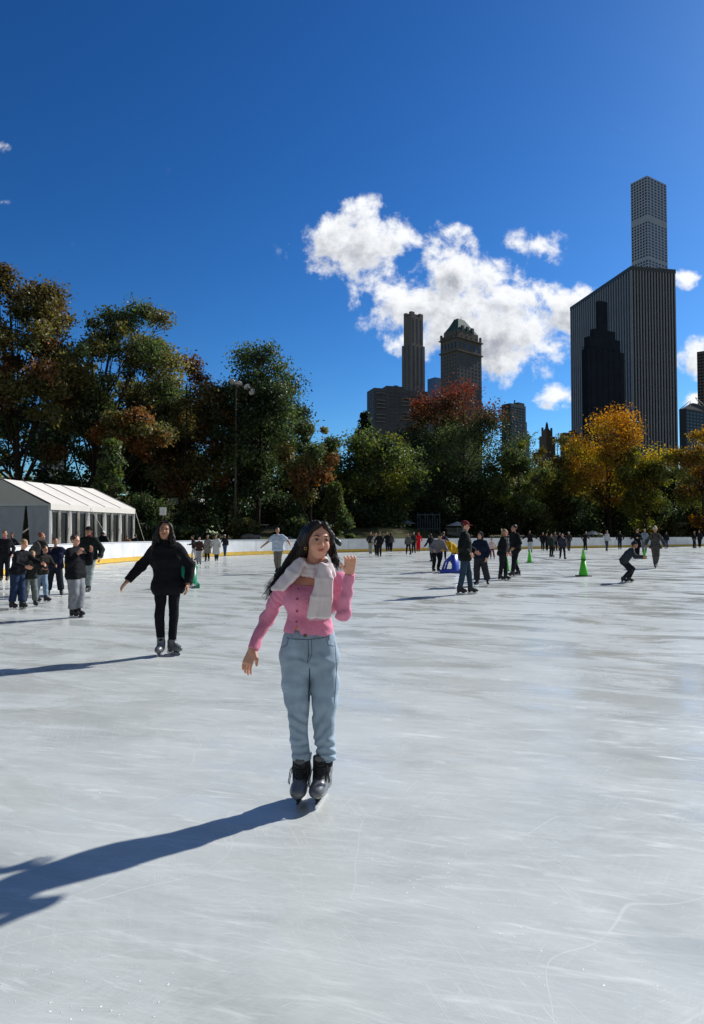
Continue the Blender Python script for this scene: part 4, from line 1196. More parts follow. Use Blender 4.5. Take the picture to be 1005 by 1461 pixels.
# ------------------------------------------------------------------ traffic cones
cone_g = mat('cone_green', (.10,.62,.03), rough=.45, var=.05, scale=6)
cone_d = mat('cone_base', (.02,.03,.02), rough=.6)
def cone(px, py, top, label, stack=False, bright=None):
    gx, gy = ground(px,py); H = (py-top)*gy/F; s_ = H
    r_ = empty('traffic_cone',(gx,gy,0),0,label,'cone','green cones on the ice')
    rb = H*.19 if not stack else H*.17
    m = MB(); m.box(-rb*1.35,rb*1.35,-rb*1.35,rb*1.35,0,H*.03); m.build('base', cone_d, r_)
    m = MB()
    if stack:
        m.lathe([(rb,H*.03),(rb*.96,H*.06),(rb*.42,H*.60)],n=20); m.build('cone_body', cone_g, r_)
        m = MB(); m.box(-rb*.62,rb*.62,-rb*.62,rb*.62,H*.60,H*.615); m.build('collar', cone_d, r_)
        m = MB(); m.lathe([(rb*.55,H*.615),(rb*.12,H*.99),(rb*.08,H)],n=20); m.build('cone_tip', cone_g, r_)
    else:
        m.lathe([(rb,H*.03),(rb*.96,H*.07),(rb*.22,H*.98),(rb*.17,H)],n=20); m.build('cone_body', cone_g, r_)
    return gx, gy, H
c1 = cone(833,822,783,'tallest bright green cone with a dark collar, standing alone on the ice',True)
c2 = cone(756,802.5,784,'mid sized bright green cone left of the two skaters in the far middle')
c3 = cone(738,805,794,'short pale green cone just right of the dark jacketed pair')
c4 = cone(724,815,795,'green cone mostly hidden behind the dark jacketed pair')
c5 = cone(920,797.5,783,'green cone at the feet of the skater with the yellow bag')
rope_m = mat('rope_dark',(.10,.10,.11),rough=.8)
def rope(a, b_, za, zb_, label):
    m = MB(); pts=[]
    for i in range(13):
        t=i/12; pts.append((a[0]+(b_[0]-a[0])*t, a[1]+(b_[1]-a[1])*t, za+(zb_-za)*t-.30*4*t*(1-t)*min(za,zb_)))
    m.tube(pts,.012,5); tag(m.build('rope',rope_m),label,'rope',group='ropes between the cones')
rope((c1[0]-.12,c1[1]),(c2[0]+.08,c2[1]),c1[2]*.60,c2[2]*.5,'dark rope sagging from the tallest cone to the mid sized cone')
rope((c1[0]+.12,c1[1]),(c5[0]-.08,c5[1]),c1[2]*.60,c5[2]*.4,'dark rope sagging from the tallest cone to the right hand cone')

# ------------------------------------------------------------------ skating aids
def aid(px,py,top,label,c,rot,wpx):
    gx,gy = ground(px,py); H=(py-top)*gy/F
    r_ = empty('skating_aid',(gx,gy,0),rot,label,'skating aid')
    mt = mat('plastic_'+label[:4],c,rough=.35,var=.08,scale=4)
    w = H*.42
    m = MB()
    for sx in (-1,1): m.box(sx*w-.05,sx*w+.05,-H*.65,H*.55,0,H*.16)
    m.build('runner', mt, r_)
    # curved shield body with side wings
    m = MB(); V=[]; U=14
    for i in range(U+1):
        a=PI*(i/U); x=-math.cos(a)*w; y=-H*.10-math.sin(a)*H*.25
        V += [(x,y,H*.16),(x*.92,y*.8+.0,H*.92)]
    k=len(V); V2=[(v[0]*.90,v[1]+.05,v[2]) for v in V]
    Fs=[(2*i,2*i+1,2*i+3,2*i+2)[::-1] for i in range(U)]
    rimf=[(2*i+1,k+2*i+1,k+2*i+3,2*i+3)[::-1] for i in range(U)]
    m.add(V+V2, Fs+[tuple(k+q for q in f)[::-1] for f in Fs]+rimf, True); m.build('shield', mt, r_)
    m = MB()
    for sx in (-1,1): m.tube([(sx*w*.9,H*.45,H*.12),(sx*w*.9,H*.30,H*.55),(sx*w*.9,-H*.05,H*.88)],.045,8)
    m.build('side_frame', mt, r_)
    m = MB(); m.tube([(-w*.92,-.02*H,H*.9),(w*.92,-.02*H,H*.9)],.03,8); m.build('handle', mat('grip_dark',(.05,.05,.05)), r_)
    if c[1] > c[2]:
        for sx in (-1,1):
            m = MB(); m.box(sx*w*.35-.06,sx*w*.35+.06,-H*.37,-H*.345,H*.02,H*.14); m.build('white_patch', mat('patch',(.8,.8,.8)), r_)
    return gx,gy,H
aid(266,838,803,'green plastic skating aid partly hidden behind the woman in the black hoodie',(.005,.22,.10),.3,24)
aid(646,817,789,'blue plastic skating aid pushed by the child in the yellow jacket',(.010,.05,.42),R(70),28)

# ------------------------------------------------------------------ sky
SUN_EL, SUN_AZ = 35.0, 53.0
w = bpy.data.worlds.new('World'); sc.world = w; w.use_nodes = True
nt = w.node_tree; N = nt.nodes; L = nt.links
bg = N['Background']; bg.inputs['Strength'].default_value = .07
sky = N.new('ShaderNodeTexSky'); sky.sky_type = 'NISHITA'; sky.sun_disc = False
sky.sun_elevation = R(SUN_EL); sky.sun_rotation = R(SUN_AZ); sky.altitude = 50; sky.air_density = 1.0; sky.dust_density = .3; sky.ozone_density = 3.0
def mth(op,a,b_=0,c_=None,nt_=nt):
    q=nt_.nodes.new('ShaderNodeMath'); q.operation=op
    for i,v in enumerate((a,b_,c_)):
        if v is None: continue
        if isinstance(v,(int,float)): q.inputs[i].default_value=v
        else: nt_.links.new(v,q.inputs[i])
    return q.outputs[0]
# cumulus placed by direction: (u,v) = slope of the view direction about north
g = bpy.data.node_groups.new('cloud_density','ShaderNodeTree')
g.interface.new_socket('Vector',in_out='INPUT',socket_type='NodeSocketVector')
g.interface.new_socket('Density',in_out='OUTPUT',socket_type='NodeSocketFloat')
gi = g.nodes.new('NodeGroupInput'); go = g.nodes.new('NodeGroupOutput')
BL = [(520,345,85,48,1),(585,338,50,30,.8),(505,412,20,34,.9),(470,350,35,25,.7),(645,392,58,44,1),(600,440,60,40,1.05),(560,455,40,26,.8),(690,430,70,45,1.1),(740,470,90,40,1.1),(660,470,80,36,1.05),
      (810,455,55,38,1.0),(700,515,55,28,.95),(590,485,36,22,.85),(765,352,38,24,.95),(715,372,34,14,.6),(800,565,40,15,.85),(985,398,24,13,.9),(990,508,26,26,.95),(990,574,22,13,.9),(755,535,26,14,.6),(8,208,14,10,.35),(6,288,10,5,.3),(640,330,30,12,.6)]
acc = None
for (px,py,rx,ry,am) in BL:
    x,y,z_ = ray(px,py); u,v = x/y, z_/y
    s1=g.nodes.new('ShaderNodeVectorMath'); s1.operation='SUBTRACT'; s1.inputs[1].default_value=(u,v,0); g.links.new(gi.outputs[0],s1.inputs[0])
    s2=g.nodes.new('ShaderNodeVectorMath'); s2.operation='MULTIPLY'; s2.inputs[1].default_value=(F/rx/1.8,F/ry/1.8,0); g.links.new(s1.outputs[0],s2.inputs[0])
    ln=g.nodes.new('ShaderNodeVectorMath'); ln.operation='LENGTH'; g.links.new(s2.outputs[0],ln.inputs[0])
    f = mth('MULTIPLY', mth('MAXIMUM', mth('SUBTRACT',1.0,ln.outputs['Value'],nt_=g),0,nt_=g), am*1.35, nt_=g)
    acc = f if acc is None else mth('SMOOTH_MAX',acc,f,.25,nt_=g)
n1=g.nodes.new('ShaderNodeTexNoise'); n1.inputs['Scale'].default_value=15; n1.inputs['Detail'].default_value=11; n1.inputs['Roughness'].default_value=.62; n1.inputs['Distortion'].default_value=.15
g.links.new(gi.outputs[0],n1.inputs['Vector'])
nn = mth('MULTIPLY', mth('SUBTRACT',n1.outputs['Fac'],.5,nt_=g), 3.8, nt_=g)
acc = mth('MAXIMUM', mth('SUBTRACT', acc, .10, nt_=g), 0, nt_=g)
dn = mth('SUBTRACT', mth('ADD', acc, mth('MULTIPLY', nn, mth('MINIMUM', mth('ADD', mth('MULTIPLY',acc,4,nt_=g), 0.0,nt_=g), 1, nt_=g), nt_=g), nt_=g), .34, nt_=g)
g.links.new(dn, go.inputs[0])
tc = N.new('ShaderNodeTexCoord'); sx = N.new('ShaderNodeSeparateXYZ'); L.new(tc.outputs['Generated'], sx.inputs[0])
yy = mth('MAXIMUM', sx.outputs[1], .02)
cb = N.new('ShaderNodeCombineXYZ'); L.new(mth('DIVIDE',sx.outputs[0],yy),cb.inputs[0]); L.new(mth('DIVIDE',sx.outputs[2],yy),cb.inputs[1])
G1 = N.new('ShaderNodeGroup'); G1.node_tree=g; L.new(cb.outputs[0],G1.inputs[0])
off = N.new('ShaderNodeVectorMath'); off.operation='ADD'; off.inputs[1].default_value=(.014,.022,0); L.new(cb.outputs[0],off.inputs[0])
G2 = N.new('ShaderNodeGroup'); G2.node_tree=g; L.new(off.outputs[0],G2.inputs[0])
def mr(f,a,b_,c_=0,d_=1,interp='SMOOTHSTEP'):
    r_=N.new('ShaderNodeMapRange'); r_.interpolation_type=interp
    for k_,v_ in (('From Min',a),('From Max',b_),('To Min',c_),('To Max',d_)): r_.inputs[k_].default_value=v_
    L.new(f,r_.inputs['Value']); return r_.outputs[0]
front = mr(sx.outputs[1],.03,.10)
mask = mth('MULTIPLY', mr(G1.outputs[0],-.12,.62), front)
shade = mth('MULTIPLY', mr(G2.outputs[0], .05, 1.5), mr(G1.outputs[0], .1, .9, .55, 1.0))           # thick cloud between here and the sun
cm = N.new('ShaderNodeMixRGB'); cm.inputs[1].default_value=(11,11.2,11.5,1); cm.inputs[2].default_value=(3.9,4.2,4.9,1)
L.new(shade, cm.inputs[0])
hs = N.new('ShaderNodeHueSaturation'); hs.inputs['Hue'].default_value=.5; hs.inputs['Saturation'].default_value=1.25; hs.inputs['Value'].default_value=1.0
L.new(sky.outputs[0], hs.inputs['Color'])
tint = N.new('ShaderNodeVectorMath'); tint.operation='MULTIPLY'; tint.inputs[1].default_value=(.85,1.0,1.1); L.new(hs.outputs[0],tint.inputs[0])
gm = N.new('ShaderNodeGamma'); gm.inputs[1].default_value=1.3; L.new(tint.outputs[0],gm.inputs[0])
tint2 = N.new('ShaderNodeVectorMath'); tint2.operation='MULTIPLY'; tint2.inputs[1].default_value=(.575,.645,.65); L.new(gm.outputs[0],tint2.inputs[0])
sm = N.new('ShaderNodeMixRGB'); L.new(mask,sm.inputs[0]); L.new(tint2.outputs[0],sm.inputs[1]); L.new(cm.outputs[0],sm.inputs[2])
# unseen sky behind the viewer, added grey to take blue out of the shadows
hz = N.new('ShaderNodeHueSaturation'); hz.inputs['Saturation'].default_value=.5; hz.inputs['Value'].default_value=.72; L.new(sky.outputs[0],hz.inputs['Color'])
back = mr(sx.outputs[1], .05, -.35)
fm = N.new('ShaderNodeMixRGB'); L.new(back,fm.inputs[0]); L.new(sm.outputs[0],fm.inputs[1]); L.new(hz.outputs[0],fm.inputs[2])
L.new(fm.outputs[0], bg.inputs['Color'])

sun_d = bpy.data.lights.new('sun','SUN'); sun_d.energy = 4.4; sun_d.angle = R(1.2); sun_d.color = (1,.965,.92)
sun = bpy.data.objects.new('sun', sun_d); col.objects.link(sun)
az, el = R(SUN_AZ), R(SUN_EL)
dvec = Vector((math.sin(az)*math.cos(el), math.cos(az)*math.cos(el), math.sin(el)))
sun.rotation_euler = dvec.to_track_quat('Z','Y').to_euler()
sun.location = (40,30,60)
sc.view_settings.view_transform = 'Standard'; sc.view_settings.look = 'None'; sc.view_settings.gamma = 1; sc.view_settings.use_curve_mapping = False
sc.view_settings.exposure = 0.35
sc.cycles.max_bounces = 6; sc.cycles.transparent_max_bounces = 4
# ------------------------------------------------------------------ the woman in pink
WY = 3.9
WX = (443-502.5)/F*WY
def W(px, py, dy=0.0):
    q = at(px,py,WY+dy); return A(q[0]-WX, q[1]-WY, q[2])
wo = empty('person', (WX,WY,0), 0, 'woman in a pink cardigan, pale scarf and light jeans waving at the viewer', 'person')
C = .003
skin = skin_mat('fair')
HC = W(454.5,770.5,-.01); HM = rotm(R(16), R(3), R(4)); hs = .975
hg = lambda x,y,z: HC + HM@(A(x,y,z)*hs)
nk0 = W(449,806,.03); nk1 = W(446,826,.035)
shR = W(404,836,.02); shL = W(486,828,.02)
elR = W(381,884,.09); wrR = W(361,926,-.01)
elL = W(490,877,-.10); wrL = W(499.5,818,-.17)
hipc = W(441,934,.02)
waist = W(441,893,.02); chest = W(445,856,.01)
hpR = W(421,938,.02); hpL = W(462,938,.02)
knR = W(427,1027,-.01); knL = W(462,1026,-.01)
anR = W(431.5,1104,.02); anL = W(461,1100,.02)
body = [cap(hpR,hpL,.080,.080,.06), cap(waist-A(.045,0,0),waist+A(.045,0,0),.082,None,.06), cap(chest-A(.075,0,0),chest+A(.07,0,0),.088,None,.06),
        cap(shR+A(.03,0,-.015),shL+A(-.03,0,-.015),.052,None,.05), cap(nk1-A(.05,0,.01),nk1+A(.05,0,.01),.045,None,.05),
        cap(nk1,nk0,.052,.048,.03), cap(nk0,hg(0,.02,-.04),.048,.048,.03)]
body += head_prims(HC, HM, hs, True)
body += [cap(hg(-.021,-.094,-.027),hg(-.021+.012,-.098,-.027),.004,.004,.004)]
for (a,e,w_) in ((shR,elR,wrR),(shL,elL,wrL)):
    body += [cap(a,e,.036,.029,.03), cap(e,w_,.029,.020,.02)]
for (h_,k_,a_) in ((hpR,knR,anR),(hpL,knL,anL)):
    body += [cap(h_,k_,.058,.034,.03), cap(k_,a_,.036,.026,.03), cap(a_,a_+A(0,-.07,-.045),.026,.020,.02)]
# relaxed hand at image left: hangs down, back of the hand to the viewer
dR = nrm(W(351,953,-.04)-wrR)
body += hand_prims(wrR, dR, A(.35,.93,0), A(.8,-.5,0), 1.0, .42, .0045, rmin=.0068)
# raised hand: palm to the viewer, fingers half closed
dL = nrm(A(.04,-.38,1))
palm = A(-.12,-1,-.35)
body += hand_prims(wrL, dL, palm, A(-.95,-.25,.1), .92, .70, .002, rmin=.0060)
sdf('body', body, C, skin, wo)

# head details
eyew = mat('eye_white',(.40,.36,.34),rough=.25,var=0); iris = mat('eye_iris',(.03,.016,.01),rough=.12,var=0)
browm = hair_mat('black')
for g_ in (-1,1):
    e = sdf('eye', [ell(hg(.031*g_,-.0835,.004), A(.0140,.008,.0066)*hs, .001, HM)], .0016, eyew, wo, smooth=1)
    sdf('iris', [ell(hg(.032*g_,-.0893,.0045), A(.0070,.003,.0062)*hs, .001, HM)], .0012, iris, e, smooth=1)
    sdf('eyelashes', [cap(hg(.018*g_,-.0925,.008),hg(.031*g_,-.0945,.0118),.0017,.0024,.001), cap(hg(.031*g_,-.0945,.0118),hg(.047*g_,-.084,.009),.0024,.0016,.001),
                      cap(hg(.020*g_,-.091,.0005),hg(.043*g_,-.0855,-.0005),.001,.001,.001)], .0013, iris, wo)
    sdf('eyebrow', [cap(hg(.016*g_,-.0925,.0262),hg(.034*g_,-.0900,.0315),.0030,.0030,.002), cap(hg(.034*g_,-.0900,.0315),hg(.054*g_,-.0750,.0240),.0029,.0013,.002)], .0016, browm, wo)
    0 and sdf('cheek_blush', [ell(hg(.040*g_,-.0795,-.030), A(.013,.0045,.011)*hs, .001, HM)], .002, mat('blush',rgb(202,142,122),rough=.5,var=.04), wo)
sdf('lips', [cap(hg(-.0245,-.0815,-.0535),hg(-.008,-.0905,-.0560),.0036,.0050,.004), cap(hg(-.008,-.0905,-.0560),hg(.008,-.0905,-.0555),.0050,.0050,.004), cap(hg(.0245,-.0815,-.0525),hg(.008,-.0905,-.0555),.0036,.0050,.004),
             cap(hg(-.013,-.0865,-.0620),hg(.013,-.0865,-.0615),.0046,.0046,.004)], .0016, mat('lips_rose',rgb(186,92,86),rough=.35,var=.04), wo)
for g_ in (-1,1):
    sdf('nostril', [ell(hg(.0075*g_,-.1035,-.0315), A(.0035,.0035,.0018)*hs,.001,HM)], .001, mat('nostril_dark',(.08,.03,.02),var=0), wo)
ear = MB(); 
q0 = hg(-.078,.0,-.048); ear.tube([Vector(q0)+Vector((.007*math.cos(t),-.003,-.009+.009*math.sin(t))) for t in [2*PI*i/12 for i in range(13)]], .0019, 6)
ear.build('earring', mat('gold',(.75,.5,.18),rough=.2,metal=1), wo)

# ---- cardigan
pink = mat('pink_knit', rgb(232,142,170), rough=.8, var=.07, scale=40, bump=.5, bscale=160, spec=.25, sheen=.15)
topz = W(430,832)[2]
hemc = W(441,902,.0)
tilt = nrm(A(-.07,0,-1))
card = [cap(waist-A(.048,0,-.01),waist+A(.048,0,.01),.089,None,.05,cut=(hemc,tilt)), cap(waist-A(.055,0,.05),waist+A(.055,0,-.05),.090,None,.05,cut=(hemc,tilt)),
        cap(chest-A(.078,0,0),chest+A(.074,0,0),.096,None,.05),
        ell(W(427,855,-.075),A(.062,.050,.058),.05), ell(W(460,853,-.075),A(.062,.050,.058),.05),
        cap(shR+A(.025,0,-.012),shL+A(-.025,0,-.012),.056,None,.04)]
arms_ = []
for (a,e,w_,s0) in ((shR,elR,wrR,-1),(shL,elL,wrL,1)):
    dd = nrm(w_-e)
    arms_ += [cap(a,e,.050,.041,.04), cap(e,w_+dd*.03,.041,.028,.025,cut=(w_-dd*.005,dd)), cap(w_-dd*.05,w_+dd*.01,.031,.030,.01,cut=(w_+dd*.0,dd))]
_f3 = folds(3, 30, .0024,(1,1,1.6)); _f4 = folds(23, 70, .0013,(.6,.6,1.6))
fo = lambda X,Y,Z: _f3(X,Y,Z)+_f4(X,Y,Z)
def crease(pt, axis_, rad, amp, fr, sk=(0,0,0)):
    """ring wrinkles across a limb around pt"""
    axis_ = nrm(axis_)
    def f(X,Y,Z):
        x=X-pt[0]; y=Y-pt[1]; z=Z-pt[2]
        t = x*axis_[0]+y*axis_[1]+z*axis_[2]
        e = np.exp(-((x*x+y*y+z*z)/(rad*rad)))
        return amp*e*np.sin(fr*t + 5*np.sin(14*x+sk[0]) + 4*np.sin(17*z+sk[1])*.5 + 4*np.sin(13*y))
    return f
cr_card = [crease(elR,elR-shR,.12,.0062,85), crease((elR+wrR)/2,wrR-elR,.10,.0050,100), crease((elR*.3+shR*.7),elR-shR,.07,.004,90,(3,3)), crease(elL,A(0,0,1),.10,.0066,85,(2,1)), crease((shL+elL)/2,elL-shL,.07,.005,90), crease((wrL+elL)/2,A(.2,0,1),.07,.004,95,(1,4)), crease(waist,A(.2,0,1),.12,.0030,75,(1,3))]
def card_post(d,X,Y,Z):
    # scooped neckline: remove whatever lies above a curved line
    cx = (W(443,829)[0])
    zz = topz - .012*np.cos((X-cx)*16) + .0*Y
    zz = zz + np.clip(np.abs(X-cx)-.105,0,1)*3.2
    neckcut = (Z-zz)
    near = (np.abs(X-cx) < .20)
    d = np.where(near & (Z>topz-.06), np.maximum(d, np.minimum(neckcut,.05)), d)
    # open placket at the hem
    xs0 = W(424.5,900)[0]; zs = W(424,888)[2]
    w_ = np.clip((zs-Z)*.36,0,.02)
    slit = w_ - np.abs(X-xs0-.003)
    m_ = (Y<0)&(Z<zs)
    return np.where(m_, np.maximum(d, slit), d)
cg = sdf('cardigan', card+arms_, C, pink, wo, disp=lambda X,Y,Z: fo(X,Y,Z)+sum(f(X,Y,Z) for f in cr_card), post=card_post)
pm = MB()
# ribbed button band
for i,(bx,by) in enumerate(((428,838),(427,851.5),(426.2,869),(425.2,884))):
    p_ = W(bx,by,0); 
    yb = {0:-.118,1:-.128,2:-.104,3:-.092}[i]
    mm = MB(); mm.lathe([(.0075,0),(.0075,.003),(.005,.004),(.0045,.002)],n=12)
    o = mm.build('button', mat('button_rose',rgb(150,70,85),rough=.3,var=.05), wo); o.location = (p_[0],yb,p_[2]); o.rotation_euler=(R(90),0,0)

# ---- jeans
denim = mat('light_denim', rgb(156,174,188), rough=.85, var=.22, scale=9, bump=.35, bscale=260, spec=.2)
def wpx(px,py,dy=0): return W(px,py,dy)
jl = [cap(hpR+A(.006,0,.0),hpL-A(.006,0,.0),.103,None,.06), cap(W(427,912,.02),W(456,911,.02),.098,None,.05,cut=(W(441,898.5,0),A(.05,0,1))),
      cap(W(432,952,.07),W(452,952,.07),.085,None,.06)]
wR = [(421.5,945,.089),(422.5,975,.086),(424.5,1000,.076),(427,1027,.067),(428.5,1055,.061),(431.0,1072,.057),(431.5,1088,.060)]
wL = [(462.5,945,.090),(463.5,975,.086),(463,1000,.076),(462.5,1026,.067),(463.5,1055,.060),(464.5,1072,.056),(464.5,1086,.059)]
for ww,bot in ((wR,1084),(wL,1083)):
    pts = [W(p[0],p[1],.02 if p[1]<1000 else .0) for p in ww]
    for i in range(len(pts)-1):
        jl.append(cap(pts[i],pts[i+1],ww[i][2],ww[i+1][2],.012, cut=(W(ww[-1][0],bot,0),A(.03,0,-1))))
gapz = W(441,950)[2]
crj = [crease(W(427,1035,-.05),A(.3,0,1),.10,.0050,80,(1,0)), crease(W(462,1040,-.05),A(-.3,0,1),.10,.0050,85,(3,2)), crease(W(430,1072,-.03),A(.1,0,1),.085,.0055,120,(2,5)), crease(W(464,1072,-.03),A(-.15,0,1),.085,.006,125,(5,1)),
       crease(W(422,935,-.1),A(-.8,0,1),.08,.0040,90,(0,1)), crease(W(463,935,-.1),A(.8,0,1),.08,.0040,90,(2,2)), crease(W(441,948,-.08),A(0,0,1),.06,.004,110,(1,1))]
_f1 = folds(11, 22, .0030,(1,1,.8)); _f2 = folds(17, 55, .0022,(.6,.6,1.6))
fj = lambda X,Y,Z: _f1(X,Y,Z)+_f2(X,Y,Z)
def jpost(d,X,Y,Z):
    # keep a narrow gap between the legs below the crotch
    xg = W(443,1000)[0]; z0 = gapz
    gp = (.0012+.014*np.clip((z0-.20-Z)/.16,0,1)*np.clip((Z-.28)/.12,0,1)) - np.abs(X-xg)
    d = np.where(Z<z0-.18, np.maximum(d, gp), d)
    gr = .0030 - np.abs(X-xg-.01*np.sin(6*(Z-z0)))
    return np.where((Z<z0+.0)&(Z>z0-.20)&(Y<-.058+.093*np.clip((z0-Z)/.07,0,1)), np.maximum(d, gr), d)
jn = sdf('jeans', jl, C, denim, wo, disp=lambda X,Y,Z: fj(X,Y,Z)+sum(f(X,Y,Z) for f in crj), post=jpost)
# project small details on the front of the jeans
import mathutils
from mathutils.bvhtree import BVHTree
def bvh_of(o):
    me = o.data; return BVHTree.FromPolygons([v.co.copy() for v in me.vertices],[tuple(p.vertices) for p in me.polygons])
def front(bv, x, z, off=.001, y0=-1.0):
    h = bv.ray_cast(Vector((x,y0,z)), Vector((0,1,0)))
    return Vector((x, h[0].y-off, z)) if h[0] is not None else None
bj = bvh_of(jn)
def seam(bv, pxs, rad, name, m_, par, off=.0005):
    mm = MB(); P = []
    for i in range(len(pxs)-1):
        a,b_ = pxs[i],pxs[i+1]; n_=6
        for k in range(n_):
            t=k/n_; q=W(a[0]+(b_[0]-a[0])*t, a[1]+(b_[1]-a[1])*t); f=front(bv,q[0],q[2],off)
            if f is not None: P.append(f)
    q=W(*pxs[-1]); f=front(bv,q[0],q[2],off)
    if f is not None: P.append(f)
    if len(P)>1: mm.tube(P,rad,5); mm.build(name,m_,par)
seamm = mat('seam_denim', rgb(84,98,112), rough=.9, var=.1)
seam(bj,[(410,908),(425,909),(441,909.5),(458,908),(472,905)],.0024,'waistband_seam',seamm,jn)
seam(bj,[(441,909),(442,930),(440,942)],.0024,'fly_seam',seamm,jn)
seam(bj,[(445.5,909),(446.5,928),(442,941)],.0016,'fly_seam',seamm,jn)
seam(bj,[(413,909),(411,918),(403,923)],.0020,'pocket_seam',seamm,jn)
seam(bj,[(466,907),(469,917),(478,921)],.0020,'pocket_seam',seamm,jn)
seam(bj,[(478,915),(481,950),(478,1000)],.0018,'side_seam',seamm,jn)
for px_ in (417,453,470):
    q=W(px_,903); 
    seam(bj,[(px_,900.5),(px_+.3,911)],.0045,'belt_loop',denim,jn,.002)
f = front(bj,W(437,904)[0],W(437,904)[2],.002)
if f is not None:
    mm=MB(); mm.lathe([(.010,0),(.010,.004),(.007,.006),(.003,.005)],n=12); o=mm.build('button',mat('brass_dark',(.16,.11,.06),rough=.35,metal=.8),jn); o.location=f; o.rotation_euler=(R(90),0,0)
# rolled dark hems / sock tops
sock = mat('sock_black',(.014,.014,.016),rough=.95)
for (px_,py_) in ((431.5,1086),(464.5,1085)):
    p_=W(px_,py_,.0)
    sdf('sock',[cap(p_+A(0,0,.012),p_-A(0,0,.03),.048,.046,.005,cut=[(p_+A(0,0,.012),A(0,0,1)),(p_-A(0,0,.030),A(0,0,-1))])],.004,sock,wo,disp=folds(5,90,.003))

# ---- scarf
scf = mat('scarf_gauze', rgb(228,214,212), rough=.9, var=.05, scale=25, bump=.15, bscale=120, spec=.15, sheen=.2)
sc_p = []
# loop around the neck
ring = []
for i in range(17):
    t = 2*PI*i/16
    base = (nk0+nk1)/2+A(.004,-.012,.055)
    ring.append(base+A(.072*math.cos(t), .068*math.sin(t), .018*math.sin(t)-.0-.016*(math.sin(t)<0)*abs(math.sin(t))))
for lay,(dz,rr) in enumerate(((.012,.018),(-.012,.021),(-.034,.017))):
    for i in range(16):
        e = 1+.10*lay
        c_ = (nk0+nk1)/2+A(.004,-.012,.055)
        a_ = c_+(ring[i]-c_)*A(e,e,1)+A(0,0,dz); b__ = c_+(ring[i+1]-c_)*A(e,e,1)+A(0,0,dz)
        sc_p.append(cap(a_,b__,rr,None,.007))
# right hand panel hanging down the front
for i in range(7):
    t=i/6
    a_ = W(459+8*t,806+4*t,-.085-.01*math.sin(t*PI)); m1 = W(453+20*t,826,-.118); m2 = W(446.5+24.5*t,852,-.143+.02*t); e_ = W(440+29*t,880-1*t,-.146+.018*t)
    r_ = .0125+.003*(i%2)
    sc_p += [cap(a_,m1,r_,r_,.009), cap(m1,m2,r_,r_*.95,.007), cap(m2,e_,r_*.95,r_*1.02,.010)]
sc_p += [cap(W(470,808,-.06),W(474,820,-.06),.025,.022,.02)]
# left hand end over the shoulder
for i in range(6):
    t=i/5
    a_ = W(428+6*t,798+6*t,-.03-.03*t); m1 = W(411+13*t,815+5*t,-.045-.045*t); e_ = W(389+14.5*t,840+1.5*t,-.055-.03*t)
    sc_p += [cap(a_,m1,.014,.014,.010), cap(m1,e_,.014,.012,.008)]
_sf = folds(31,45,.0022,(1.2,1,.5))
sdf('scarf', sc_p, C, scf, wo, disp=lambda X,Y,Z: .0018*np.sin(95*X+18*Z+3*np.sin(9*Z)+20*Y)+_sf(X,Y,Z))
# fringe
mm = MB(); rs2=np.random.RandomState(4)
for i in range(26):
    t=i/25; q=W(440.5+29*t,880.5-1*t,-.146+.018*t); q=Vector(q); q.z-=.006
    mm.tube([q,q+Vector((rs2.uniform(-.003,.003),0,-.008)),q+Vector((rs2.uniform(-.005,.005),0,-.016))],[.0014,.0012,.0006],4)
mm.build('fringe',scf,wo)

# ---- hair: solid mass plus strands
hb = hair_mat('black')
hp = [ell(hg(0,.022,.031), A(.080,.095,.086)*hs, .01, HM, cut=(hg(0,-.050,.060), HM@nrm(A(0,-.80,-.62)))),
      cap(hg(-.020,-.062,.104),hg(-.074,-.030,.035),.014,.017,.02), cap(hg(-.072,-.030,.035),hg(-.082,.015,-.02),.018,.026,.02),
      cap(hg(.020,-.062,.104),hg(.072,-.034,.035),.014,.015,.02), cap(hg(.070,-.034,.035),hg(.078,-.008,-.05),.016,.020,.02),
      cap(hg(.080,-.008,-.05),W(478,798,-.0),.026,.022,.02), cap(W(478,798,0),W(483,806,.0),.02,.006,.02),
      cap(hg(-.05,.05,.02),W(420,803,.07),.06,.05,.04), cap(W(420,803,.07),W(402,822,.10),.048,.04,.04), cap(W(402,822,.10),W(388,842,.10),.036,.016,.03),
      cap(hg(.03,.06,.0),W(452,806,.10),.065,.05,.04), cap(W(425,800,.10),W(410,820,.13),.05,.04,.04)]
hair = sdf('hair', hp, C, hb, wo, disp=lambda X,Y,Z: .0012*np.sin(330*X+110*Z+6*np.sin(20*Z)+20*Y)+.0012*np.sin(180*X-60*Z+4*np.sin(33*Z)))
st = MB(); rs2 = np.random.RandomState(12)
def bez(P,n=11):
    P=[Vector(p) for p in P]; out=[]
    for i in range(n):
        t=i/(n-1); Q=P[:]
        while len(Q)>1: Q=[Q[k].lerp(Q[k+1],t) for k in range(len(Q)-1)]
        out.append(Q[0])
    return out
